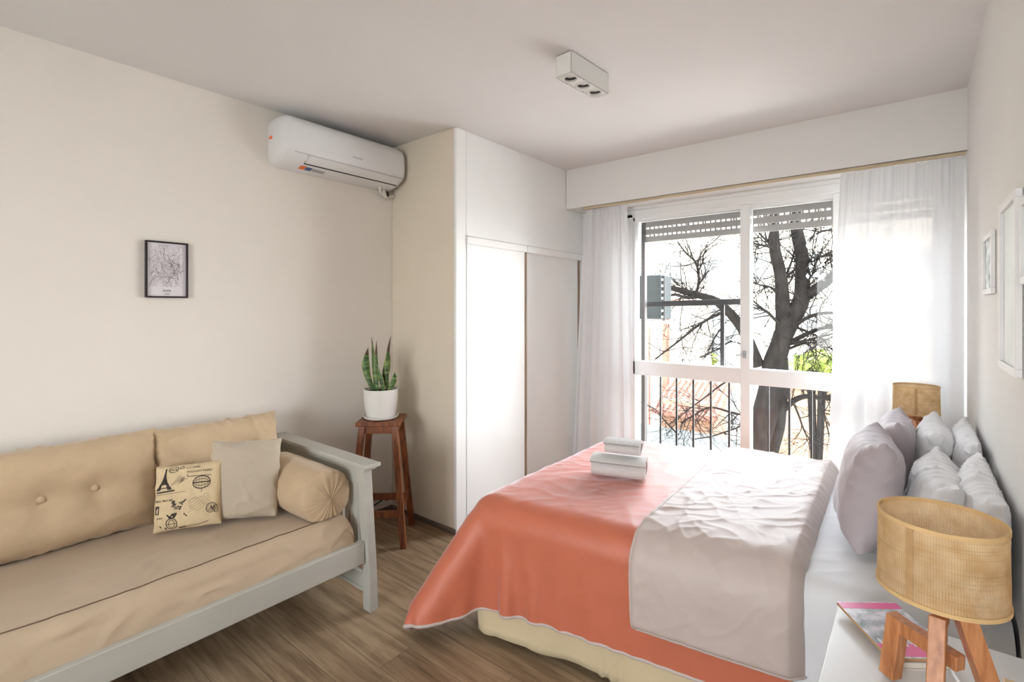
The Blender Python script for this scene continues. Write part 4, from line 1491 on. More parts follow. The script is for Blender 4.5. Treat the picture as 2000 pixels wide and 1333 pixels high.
e_ = np.concatenate([flap[::-1, 0], flap[0, 1:]])
obj('hem_piping', MB().tube([tuple(p) for p in bedw(e_)[::2]], 0.0055, 8), LINING, duv, label='pale hem')

# fitted sheet at the head end
SH, shflat = drape(1.20, BL + 0.02, -0.27, BW + 0.27, 0.0185, 0.012, MT, 0.06, 160, 8, squeeze=0.99, kick=0.002)
SH = upsample(SH)
SN = grid_normals(smooth_grid(SH, 3))
sf = upsample(shflat)
cr = creases(sf[..., 0], sf[..., 1], 21.0, 5.0, 7.0, 0.002, 0.004)
SHc = SH + SN * cr[..., None]
shw = bedw(SHc)
shw[..., 0] = np.minimum(shw[..., 0], XR - 0.006)
obj('bed_sheet', MB().grid(shw), SHEETM, origin=(-0.1, 2.5, 0.55), label='white sheet over the head end of the bed under the pillows', cat='sheet')

# ------------------------------------------------------------------ pillows
PW = mat('white_pillow_cotton', (0.78, 0.77, 0.775), 0.7, 0.02, 6, 0.15, 320, sheen=0.3, spec=0.3, sheen_rough=0.3)
PG = mat('lilac_grey_pillow_cotton', srgb(178, 167, 170), 0.6, 0.03, 6, 0.12, 320, sheen=0.4, spec=0.4, sheen_rough=0.3, sheen_tint=(0.95, 0.92, 1.0))
def pillow(label, yc, xb, w_, h_, t_, seed, lean, yaw_, m_, group, z0=0.578, roll=0.0, flat_wall=None, zmin=None, power=2.4, pk=0.014):
    F, B = sim_pillow(w_, h_, t_, 64, 52, seed, steps=120, power=power, excess=1.0, pucker=pk)
    right = Vector((yaw_, -1, roll))
    up = Vector((lean, 0, 1))
    fr0 = make_frame((xb, yc, z0), right, up)
    def fr(A):
        W = fr0(A)
        # settle into the bed and against the wall
        zl = zmin if zmin is not None else z0 - 0.005
        d = W[:, 2] - zl
        W[:, 2] = np.where(d < 0.05, zl + np.maximum(0.0, 0.05 * np.exp((d - 0.05) / 0.05)) , W[:, 2])
        if flat_wall is not None:
            e = W[:, 0] - (flat_wall - 0.04)
            W[:, 0] = np.where(e > 0, flat_wall - 0.04 + 0.036 * (1 - np.exp(-e / 0.036)), W[:, 0])
        return W
    return obj('pillow', pillow_mb(F, B, fr), m_, origin=(xb, yc, z0), label=label, cat='pillow', group=group)
gw, gg = 'white pillows along the wall', 'lilac grey cushions in front of the white pillows'
pillow('lilac-grey square pillow standing at the front, the one nearest the lamp on the white nightstand', 2.250, -0.165, 0.45, 0.400, 0.19, 41, 0.20, 0.10, PG, gg, roll=0.02, pk=0.008)
pillow('lilac-grey square pillow standing behind its larger-looking twin, toward the far lamp', 2.725, -0.105, 0.45, 0.390, 0.16, 42, 0.16, 0.02, PG, gg, pk=0.008)
pillow('white pillow in the middle row, near half, just behind the near lamp shade', 2.225, 0.036, 0.58, 0.320, 0.16, 43, 0.16, 0.04, PW, gw)
pillow('white pillow in the middle row, far half, in front of the far lamp', 2.815, 0.035, 0.56, 0.350, 0.15, 44, 0.14, 0.0, PW, gw, z0=0.585)
pillow('white pillow pressed to the wall, near half of the back row', 2.110, 0.150, 0.64, 0.335, 0.14, 45, 0.10, 0.0, PW, gw, flat_wall=0.219)
pillow('white wrinkled pillow pressed to the wall, far half of the back row', 2.760, 0.160, 0.60, 0.352, 0.13, 46, 0.08, 0.0, PW, gw, flat_wall=0.219)

# ------------------------------------------------------------------ towels
TERRY = mat('white_terry', (0.79, 0.765, 0.745), 0.95, 0.03, 60, 0.7, 500, sheen=0.4, spec=0.1)
def towel(label, cx, cy, z0, ln_, dep, hgt, yaw_, turns, seed):
    """a towel folded into a soft flattened roll: a spiral of thick cloth drawn out along its length"""
    cs, sn = math.cos(yaw_), math.sin(yaw_)
    n = 110
    th = hgt / (2 * turns + 1.0) * 0.96
    outer, inner = [], []
    for k in range(n):
        t = k / (n - 1)
        a = 2 * math.pi * turns * t
        rad = 1 - t * (1 - 0.12)
        def sq(v, p=0.85):
            return math.copysign(abs(v) ** p, v)
        ry, rz = (dep / 2) * rad, (hgt / 2) * rad
        y, z = -ry * sq(math.cos(a + 0.6)), rz * sq(math.sin(a + 0.6))
        ir = max(0.02, rad - th / (hgt / 2) * 0.92)
        y2, z2 = -(dep / 2) * ir * sq(math.cos(a + 0.6)), (hgt / 2) * ir * sq(math.sin(a + 0.6))
        outer.append((y, z))
        inner.append((y2, z2))
    loop = outer + inner[::-1]
    N = len(loop)
    mb = MB()
    m = 26
    for i in range(m):
        s = i / (m - 1)
        e = min(s, 1 - s)
        rnd = 1 - 0.05 * math.exp(-e / 0.02)
        for k, (y, z) in enumerate(loop):
            lay = (k if k < n else 2 * n - 1 - k) / n
            x = (s - 0.5) * (ln_ - 0.02 * lay)
            d = 1 + 0.025 * noise.noise((x * 14 + seed, y * 20, z * 20))
            y_, z_ = y * rnd * d, z * rnd * d
            x_ = x + 0.005 * noise.noise((y * 25, z * 25, seed)) * (1 if e < 0.1 else 0)
            zz = max(z0, z0 + hgt * 0.46 + z_)
            mb.v.append((cx + x_ * cs - y_ * sn, cy + x_ * sn + y_ * cs, zz))
    for i in range(m - 1):
        for k in range(N):
            mb.f.append((i * N + k, i * N + (k + 1) % N, (i + 1) * N + (k + 1) % N, (i + 1) * N + k))
            mb.mi.append(0)
    for i in (0, m - 1):
        for k in range(n - 1):
            mb.f.append((i * N + k, i * N + k + 1, i * N + N - 2 - k, i * N + N - 1 - k))
            mb.mi.append(0)
    o = obj('towel', mb, TERRY, origin=(cx, cy, z0), label=label, cat='towel', group='stack of rolled white towels on the bed')
    o.data.set_sharp_from_angle(angle=math.radians(60))
    return o
TZ = 0.592
ya_ = math.radians(17)
towel('larger rolled white towel at the bottom of the stack on the coral duvet', -1.125, 2.235, TZ, 0.262, 0.190, 0.118, ya_, 2.6, 1)
towel('smaller folded white towel on top of the larger rolled towel', -1.105, 2.240, TZ + 0.114, 0.176, 0.140, 0.086, ya_ - 0.04, 2.2, 2)

# ------------------------------------------------------------------ nightstands
NW = mat('white_lacquer', (0.80, 0.795, 0.79), 0.3, 0.015, 3, spec=0.5)
NZ = 0.640
def nightstand(label, x0, x1, y0, y1, knob_side):
    t = thing('nightstand', label, 'nightstand', ((x0 + x1) / 2, (y0 + y1) / 2, 0))
    obj('top', MB().box(x0, x1, y0, y1, NZ - 0.022, NZ), NW, t, bevel=0.003)
    obj('body', MB().box(x0 + 0.012, x1, y0 + 0.012, y1 - 0.012, 0.30, NZ - 0.022), NW, t, bevel=0.002)
    dr = obj('drawer', MB().box(x0 - 0.004, x0 + 0.014, y0 + 0.03, y1 - 0.03, 0.46, NZ - 0.04), NW, t, bevel=0.002)
    obj('knob', MB().tube([(x0 - 0.004, (y0 + y1) / 2, 0.53), (x0 - 0.022, (y0 + y1) / 2, 0.53)], [0.006, 0.012], 14), MATS['grey_metal'], dr)
    for x in (x0 + 0.03, x1 - 0.02):
        for y in (y0 + 0.03, y1 - 0.03):
            obj('leg', MB().bar((x, y, 0), (x, y, 0.30), 0.03, 0.03, (1, 0, 0)), NW, t, bevel=0.002)
    return t
nightstand('white nightstand with glossy top at the near side of the bed, under the lamp', -0.154, XR - 0.006, 0.98, 1.585, -1)
nightstand('white nightstand at the window side of the bed behind the pillows', -0.154, XR - 0.006, 3.262, 3.478, -1)

# ------------------------------------------------------------------ table lamps with burlap drum shades
LWOOD = wood('orange_lamp_wood', srgb(150, 92, 54), srgb(188, 124, 78), srgb(212, 152, 106), (22, 22, 2.4), 0.4)
BURLAP = burlap_mat('burlap_weave', srgb(212, 176, 128), srgb(236, 208, 164), 150, 80, 0.5)
RIM = mat('burlap_rim_tape', srgb(216, 180, 128), 0.8, 0.05, 30, 0.2, 200)
SEAM = mat('burlap_seam', srgb(186, 148, 104), 0.85, 0.08, 60, 0.3, 200)
def table_lamp(label, cx, cy, z0, turn, group):
    c = (cx, cy, z0)
    t = thing('table_lamp', label, 'lamp', c, group)
    R, zb, zt = 0.097, 0.236, 0.384
    def pol(r, deg, z):
        a = math.radians(deg + turn)
        return (cx + r * math.cos(a), cy + r * math.sin(a), z0 + z)
    n, m = 96, 10
    mb = MB()
    uvs = []
    Rb = R + 0.002
    for i in range(n + 1):
        a = 2 * math.pi * i / n
        for j in range(m + 1):
            tt = j / m
            r = Rb + (R - Rb) * tt
            mb.v.append((cx + r * math.cos(a), cy + r * math.sin(a), z0 + zb + (zt - zb) * tt))
            uvs.append((i / n, tt))
    for i in range(n):
        for j in range(m):
            mb.f.append((i * (m + 1) + j, (i + 1) * (m + 1) + j, (i + 1) * (m + 1) + j + 1, i * (m + 1) + j + 1))
            mb.mi.append(0)
    sh = obj('lamp_shade', mb, BURLAP, t)
    uvl = sh.data.uv_layers.new(name='weave')
    for lp in sh.data.loops:
        uvl.data[lp.index].uv = uvs[lp.vertex_index]
    for z_, r in ((zb, Rb), (zt, R)):
        s = -1 if z_ == zt else 1
        prof_ = [(r + 0.0018, z_), (r + 0.0018, z_ + s * 0.008), (r - 0.002, z_ + s * 0.008), (r - 0.002, z_)]
        obj('rim', MB().lathe(c, prof_, 96, closed=True), RIM, sh)
    sm_ = MB()
    a0 = 180 + 62 - turn if turn == 0 else 250
    rows = []
    for da in (-3.6, -1.8, 0, 1.8, 3.6):
        rows.append([pol(Rb + 0.0012 - (Rb - R) * k / 4, a0 + da, zb + 0.004 + (zt - zb - 0.008) * k / 4) for k in range(5)])
    obj('seam_strip', sm_.grid(np.array(rows)), SEAM, sh)
    # spider fitting, bulb
    fit = MB()
    for k in range(3):
        fit.tube([pol(0.012, 90 + 120 * k, zb + 0.03), pol(R - 0.002, 90 + 120 * k, zb + 0.006)], 0.0016, 6)
    fit.lathe((cx, cy, z0 + zb + 0.02), [(0.012, 0), (0.014, 0), (0.014, 0.012), (0.012, 0.012)], 24, closed=True)
    obj('fitting', fit, MATS['grey_metal'], t)
    obj('bulb', MB().lathe(c, [(0.001, zb - 0.012), (0.012, zb - 0.012), (0.012, zb + 0.03), (0.024, zb + 0.055), (0.026, zb + 0.07), (0.018, zb + 0.088), (0.001, zb + 0.093)], 28), MATS['bulb_glass'], t)
    # three legs; each leg is a splayed foot with a level bar running in to the hub
    for deg, ztop, w_ in ((144, 0.140, 0.027), (263, 0.200, 0.026), (24, 0.240, 0.030)):
        lg_ = MB()
        tang = (-math.sin(math.radians(deg + turn)), math.cos(math.radians(deg + turn)), 0)
        rt = 0.080 if deg == 144 else (0.030 if deg == 263 else 0.026)
        lg_.bar(pol(0.097, deg, 0.006), pol(rt, deg, ztop), w_, 0.030, tang)
        leg = obj('leg', lg_, LWOOD, t, bevel=0.0015)
        br_ = MB()
        zc_ = ztop - 0.014
        br_.bar(pol(rt + 0.008, deg, zc_), pol(-0.036, deg, zc_ - 0.006), w_ * 0.9, 0.028, tang)
        obj('leg_bar', br_, LWOOD, leg, bevel=0.0015)
    obj('hub', MB().bar((cx, cy, z0 + 0.145), (cx, cy, z0 + zb - 0.008), 0.022, 0.022, (1, 0, 0)), LWOOD, t, bevel=0.0015)
    cb = MB()
    pts = [pol(0.01, 30, 0.13), pol(0.02, 340, 0.09), pol(0.045, 345, 0.055), pol(0.085, 350, 0.02), (min(cx + 0.12, XR - 0.02), cy - 0.02, z0 + 0.005), (min(cx + 0.15, XR - 0.012), cy - 0.06, z0 + 0.004)]
    obj('cord', cb.tube(pts, 0.0032, 8), NW, t, label='white cord')
    return t
table_lamp('wooden tripod lamp with burlap drum shade in the foreground on the near nightstand', 0.042, 1.270, NZ, 0, 'burlap table lamps')
table_lamp('wooden tripod lamp with burlap drum shade by the window behind the pillows', 0.016, 3.365, NZ, 20, 'burlap table lamps')

# ------------------------------------------------------------------ book and magazine on the near nightstand
def slab(mb, o, a, b, la, lb, z0, z1, mi=0):
    q = [(o[0] + a[0] * i + b[0] * j, o[1] + a[1] * i + b[1] * j) for i, j in ((0, 0), (la, 0), (la, lb), (0, lb))]
    return mb.hexa([(x, y, z0) for x, y in q], [(x, y, z1) for x, y in q], mi)
fl = (-0.153, 1.530)
ea = Vector((0.117, 0.089)).normalized()
eb = Vector((0.115, -0.174)).normalized()
PAGES = mat('book_pages', srgb(228, 220, 206), 0.8, 0.05, 40, stretch=(1, 1, 30))
bk = thing('book', 'thick pale book lying under the colourful magazine', 'book', (-0.02, 1.47, NZ))
bo = (fl[0] + ea.x * 0.028 + eb.x * 0.018, fl[1] + ea.y * 0.028 + eb.y * 0.018)
obj('pages', slab(MB(), (bo[0] + ea.x * 0.002, bo[1] + ea.y * 0.002), ea, eb, 0.118, 0.188, NZ + 0.002, NZ + 0.014), PAGES, bk)
obj('cover', slab(slab(MB(), bo, ea, eb, 0.122, 0.192, NZ, NZ + 0.002), bo, ea, eb, 0.122, 0.192, NZ + 0.014, NZ + 0.016), mat('pale_book_cover', srgb(214, 206, 200), 0.5), bk)
mz0 = NZ + 0.016
mg = thing('magazine', 'colourful pink and grey magazine on the white nightstand', 'magazine', (-0.04, 1.49, mz0))
ml, mw = 0.209, 0.148
obj('pages', slab(MB(), (fl[0] + ea.x * 0.001, fl[1] + ea.y * 0.001), ea, eb, mw - 0.002, ml - 0.002, mz0 + 0.001, mz0 + 0.0085), mat('magazine_pages', srgb(150, 150, 90), 0.7, 0.35, 30, color2=srgb(206, 150, 110), stretch=(9, 9, 60)), mg)
def mag_cover():
    m, nt, out = _new('magazine_photo_cover')
    b = nt.nodes.new('ShaderNodeBsdfPrincipled')
    v = _coord(nt, (1, 1, 1))
    f = _noise(nt, v, 26, 5, 0.65)
    col = _ramp(nt, f, [(0.33, srgb(112, 124, 120)), (0.48, srgb(190, 188, 196)), (0.62, srgb(232, 230, 236)), (0.75, srgb(170, 168, 176))])
    nt.links.new(col, b.inputs['Base Color'])
    b.inputs['Roughness'].default_value = 0.22
    nt.links.new(b.outputs[0], out.inputs['Surface'])
    return m
cv = obj('cover', slab(MB(), fl, ea, eb, mw, ml, mz0 + 0.0085, mz0 + 0.0095), mag_cover(), mg)
PINK = mat('magazine_pink', srgb(226, 96, 150), 0.25, 0.05, 20)
bd = MB()
def mslab(a0, a1, b0, b1, z, mb):
    return slab(mb, (fl[0] + ea.x * a0 + eb.x * b0, fl[1] + ea.y * a0 + eb.y * b0), ea, eb, a1 - a0, b1 - b0, z, z + 0.0003)
mslab(0.0, mw, 0.004, 0.030, mz0 + 0.0095, bd)
mslab(0.0, mw, ml - 0.046, ml - 0.004, mz0 + 0.0095, bd)
obj('cover_band', bd, PINK, mg, smooth=False, label='pink bands')
tx = MB()
text_mb(tx, 'HHY', lambda x, y: (fl[0] + ea.x * (0.052 + x) + eb.x * (ml - 0.036 - y), fl[1] + ea.y * (0.052 + x) + eb.y * (ml - 0.036 - y), mz0 + 0.0101), 0.042)
obj('title_lettering', tx, mat('print_white', (0.85, 0.85, 0.85), 0.3), mg, smooth=False)
bx = MB().box(0.142, 0.205, 1.342, 1.398, NZ, NZ + 0.043)
obj('wooden_box', bx, wood('pale_box_wood', srgb(196, 160, 112), srgb(216, 182, 134), srgb(228, 198, 152), (3, 20, 20)), origin=(0.17, 1.33, NZ), bevel=0.002, label='small pale tan wooden box at the nightstand edge by the wall', cat='box')

# ------------------------------------------------------------------ outside: roller shutter, railing, street, tree
SHUT = mat('grey_shutter_slats', srgb(148, 141, 139), 0.6, 0.04, 6)
rs = thing('roller_shutter', 'grey perforated roller shutter half raised above the window outside', 'shutter', (-0.84, 3.86, 1.97))
pitch = 0.060
for k in range(5):
    m = MB()
    z0 = 1.972 + k * pitch
    m.box(WX0 + 0.09, WX1 - 0.03, 3.855, 3.866, z0, z0 + pitch - (0.014 if k < 2 else 0.001))
    if k < 2:
        x = WX0 + 0.09
        rng = random.Random(k)
        while x < WX1 - 0.05:
            m.box(x, x + 0.013, 3.856, 3.865, z0 + pitch - 0.014, z0 + pitch)
            x += 0.037 if rng.random() > 0.06 else 0.018
    obj('slat', m, SHUT, rs, bevel=0.0015)
for x in (WX0 + 0.075, WX1 - 0.045):
    obj('guide_channel', MB().box(x - 0.010, x + 0.022, 3.838, 3.885, 0.06, 2.25), mat('dark_guide', srgb(72, 66, 64), 0.6), rs, bevel=0.002)
tb = thing('shutter_arm', 'dark metal arm with a hanging post outside the left window pane', 'bar', (-1.4, 3.92, 1.02))
IRON = mat('dark_iron', srgb(50, 47, 48), 0.55, 0.1)
obj('arm', MB().bar((-1.80, 3.915, 1.462), (-0.94, 3.915, 1.480), 0.044, 0.03, (0, 0, 1)), IRON, tb, bevel=0.002)
obj('post', MB().box(-1.129, -1.101, 3.905, 3.928, 0.90, 1.462), IRON, tb, bevel=0.002)
rl = thing('balcony_railing', 'black iron railing with thin upright bars outside the window', 'railing', (-0.8, 4.02, 0.0))
obj('top_rail', MB().box(-2.05, 0.30, 4.0, 4.03, 0.895, 0.925), BLACK, rl, bevel=0.002)
obj('bottom_rail', MB().box(-2.05, 0.30, 4.0, 4.03, 0.08, 0.10), BLACK, rl, bevel=0.002)
obj('post', MB().box(-1.805, -1.765, 3.995, 4.035, -0.02, 0.925), BLACK, rl, bevel=0.002)
obj('post', MB().box(0.255, 0.295, 3.995, 4.035, -0.02, 0.925), BLACK, rl, bevel=0.002)
for k in range(14):
    x = -1.640 + 0.1365 * k
    obj('baluster', MB().box(x - 0.007, x + 0.007, 4.008, 4.022, 0.10, 0.895), BLACK, rl)
struct('ledge', MB().box(-2.1, 0.35, YWIN + 0.12, 4.10, -0.18, -0.02), mat('pale_concrete', srgb(200, 196, 188), 0.9, 0.05, 4), origin=(-0.9, 3.98, -0.18))
struct('ground', MB().box(-60, 40, 4.4, 70, -3.6, -3.5), mat('pale_paving', srgb(196, 190, 180), 0.9, 0.08, 0.6), smooth=False)
struct('ground', MB().box(-60, 40, -40, -2.9, -3.6, -3.5), MATS['pale_paving'], smooth=False)

STUC = mat('cream_stucco', srgb(190, 180, 160), 0.9, 0.03, 0.8)
STUG = mat('grey_stucco', srgb(96, 100, 100), 0.9, 0.05, 0.8)
TERRA = mat('terracotta', srgb(112, 72, 58), 0.85, 0.12, 3)
TEAL = mat('pale_teal_roof', srgb(60, 63, 60), 0.9, 0.08, 2)
DGL = mat('dark_window', srgb(44, 50, 50), 0.3, 0.1, 3)
nb = struct('neighbour_wall', MB().box(-3.4, -2.62, 4.0, 5.6, -3.5, 6.0), STUC, origin=(-3.0, 5, -3.5))
ou = thing('outdoor_unit', 'dark teal metal box on a wall bracket outside the left pane', 'air conditioner unit', (-2.35, 5.2, 1.30))
obj('casing', MB().box(-2.62, -2.035, 5.0, 5.28, 1.315, 1.785), mat('dark_teal_metal', (0.0045, 0.009, 0.011), 0.5, 0.1, 5), ou, bevel=0.012)
obj('edge_strip', MB().box(-2.028, -2.008, 5.02, 5.05, 1.30, 1.775), BLACK, ou, bevel=0.002)
for k in range(7):
    obj('spacer', MB().box(-2.036, -2.022, 5.0, 5.02, 1.33 + k * 0.065, 1.352 + k * 0.065), WHITE, ou)
obj('bracket', MB().box(-2.62, -2.03, 5.02, 5.26, 1.265, 1.30), mat('bracket_grey', srgb(190, 192, 196), 0.5), ou, bevel=0.003)

def house(name, label, boxes, roof=None, windows=(), origin=None, cat='building'):
    x0, x1, y0, y1, z0, z1 = boxes[0]
    t = thing(name, label, cat, origin or ((x0 + x1) / 2, (y0 + y1) / 2, z0))
    return t
h1 = thing('house', 'pale house with a terracotta corner pier beyond the railing at left', 'house', (-7.3, 15.5, -3.5))
obj('wall', MB().box(-9.4, -5.2, 14.0, 17.0, -3.5, 1.55), STUC, h1, smooth=False)
obj('corner_pier', MB().box(-5.62, -5.46, 13.86, 14.0, -3.5, 1.42), TERRA, h1, smooth=False)
obj('pipe', MB().tube([(-6.05, 13.95, -3.5), (-6.05, 13.95, 0.9)], 0.03, 8), TERRA, h1)
obj('roof', MB().box(-9.6, -5.1, 13.8, 17.2, 1.55, 1.7), TERRA, h1, smooth=False)
for x in (-8.6, -7.2):
    obj('window', MB().box(x, x + 0.8, 13.95, 14.0, -0.6, 0.7), DGL, h1, smooth=False)
h2 = thing('house', 'grey and cream house behind the bushes in the middle of the window', 'house', (-6.2, 20.5, -3.5))
obj('wall', MB().box(-8.2, -5.7, 19.0, 22.0, -3.5, 1.1), STUG, h2, smooth=False)
obj('balcony_slab', MB().box(-8.3, -5.6, 18.5, 19.0, 0.55, 0.75), STUC, h2, smooth=False)
for x in (-7.8, -6.9):
    obj('window', MB().box(x, x + 0.55, 18.95, 19.0, -0.9, 0.3), DGL, h2, smooth=False)
h3 = thing('house', 'low house with terracotta tiled roof behind the railing', 'house', (-4.4, 13.0, -3.5))
obj('wall', MB().box(-5.05, -3.75, 12.4, 13.5, -3.5, -0.9), mat('peach_wall', srgb(130, 98, 78), 0.9, 0.06, 1.5), h3, smooth=False)
rf = MB()
rf.hexa([(-5.2, 12.1, -1.25), (-3.6, 12.1, -1.25), (-3.6, 13.6, -0.62), (-5.2, 13.6, -0.62)], [(-5.2, 12.1, -1.17), (-3.6, 12.1, -1.17), (-3.6, 13.6, -0.54), (-5.2, 13.6, -0.54)])
for k in range(11):
    x = -5.15 + k * 0.15
    rf.tube([(x, 12.1, -1.16), (x, 13.6, -0.53)], 0.05, 8)
obj('roof', rf, TERRA, h3)
h4 = thing('shed', 'pale teal flat roofed shed below the tree', 'building', (-4.2, 10.6, -3.5))
obj('wall', MB().box(-6.6, -2.7, 9.6, 11.6, -3.5, -1.55), STUC, h4, smooth=False)
obj('roof', MB().box(-6.7, -2.6, 9.5, 11.7, -1.55, -1.45), TEAL, h4, smooth=False)
obj('ridge_tile', MB().box(-5.2, -3.4, 9.48, 9.60, -1.45, -1.40), TERRA, h4, smooth=False)
h5 = thing('house', 'orange walled house to the right behind the tree trunk', 'house', (-1.5, 16, -3.5))
obj('wall', MB().box(-3.1, 1.2, 14.5, 18.0, -3.5, -0.55), mat('orange_wall', srgb(150, 118, 92), 0.9, 0.08, 1.2), h5, smooth=False)
obj('roof', MB().box(-3.2, 1.3, 14.3, 18.2, -0.55, -0.42), STUC, h5, smooth=False)
obj('window', MB().box(-1.4, -0.6, 14.45, 14.5, -1.9, -0.9), DGL, h5, smooth=False)
h6 = thing('apartment_block', 'tall cream apartment block far behind the tree', 'building', (-6, 36, -3.5))
obj('wall', MB().box(-22, 6, 34, 40, -3.5, 7.5), STUC, h6, smooth=False)
for fz in (0.2, 3.2):
    for k in range(9):
        obj('window', MB().box(-19 + k * 2.7, -17.8 + k * 2.7, 33.95, 34, fz, fz + 1.5), mat('pale_window', srgb(120, 122, 120), 0.3, 0.05, 2), h6, smooth=False)

BUSH = mat('yellow_green_leaves', srgb(70, 88, 30), 0.6, 0.3, 6, color2=srgb(124, 132, 52))
def bush(name, label, c, r, n, seed, cat='bush'):
    rng = random.Random(seed)
    m = MB()
    for _ in range(n):
        a, b = rng.uniform(0, 6.283), rng.uniform(-0.4, 1)
        k = rng.uniform(0.6, 1.0)
        p = Vector((c[0] + r[0] * k * math.cos(a) * math.sqrt(max(0, 1 - b * b)), c[1] + r[1] * k * math.sin(a) * math.sqrt(max(0, 1 - b * b)), c[2] + r[2] * k * b))
        d = Vector((rng.gauss(0, 1), rng.gauss(0, 1), rng.gauss(0, 1))).normalized()
        s = d.cross(Vector((rng.gauss(0, 1), rng.gauss(0, 1), 0.3))).normalized()
        L = rng.uniform(0.10, 0.20)
        m.add([p - d * L, p + s * L * 0.35, p + d * L, p - s * L * 0.35], [(0, 1, 2, 3)])
    t = thing(name, label, cat, (c[0], c[1], c[2] - r[2]))
    obj('foliage', m, BUSH, t, smooth=False)
    st_ = MB()
    for q in range(6):
        a = q * 1.05
        st_.tube([(c[0], c[1], -3.5), (c[0] + 0.3 * r[0] * math.cos(a), c[1] + 0.3 * r[1] * math.sin(a), c[2] - 0.3 * r[2]), (c[0] + 0.7 * r[0] * math.cos(a), c[1] + 0.7 * r[1] * math.sin(a), c[2] + 0.4 * r[2])], [0.06, 0.04, 0.015], 7)
    obj('stems', st_, BARK, t)
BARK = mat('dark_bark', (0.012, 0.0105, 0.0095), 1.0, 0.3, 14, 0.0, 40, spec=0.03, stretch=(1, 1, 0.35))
bush('shrub', 'yellow green shrub beyond the left window pane', (-6.6, 18.0, -0.35), (1.3, 0.45, 0.55), 700, 1)
bush('shrub', 'small yellow green shrub left of the shed behind the railing', (-5.6, 8.9, -1.0), (0.5, 0.4, 0.5), 350, 2)
bush('shrub', 'yellow green shrub right of the tree trunk', (-1.7, 13.2, 0.05), (0.55, 0.4, 0.45), 260, 3)
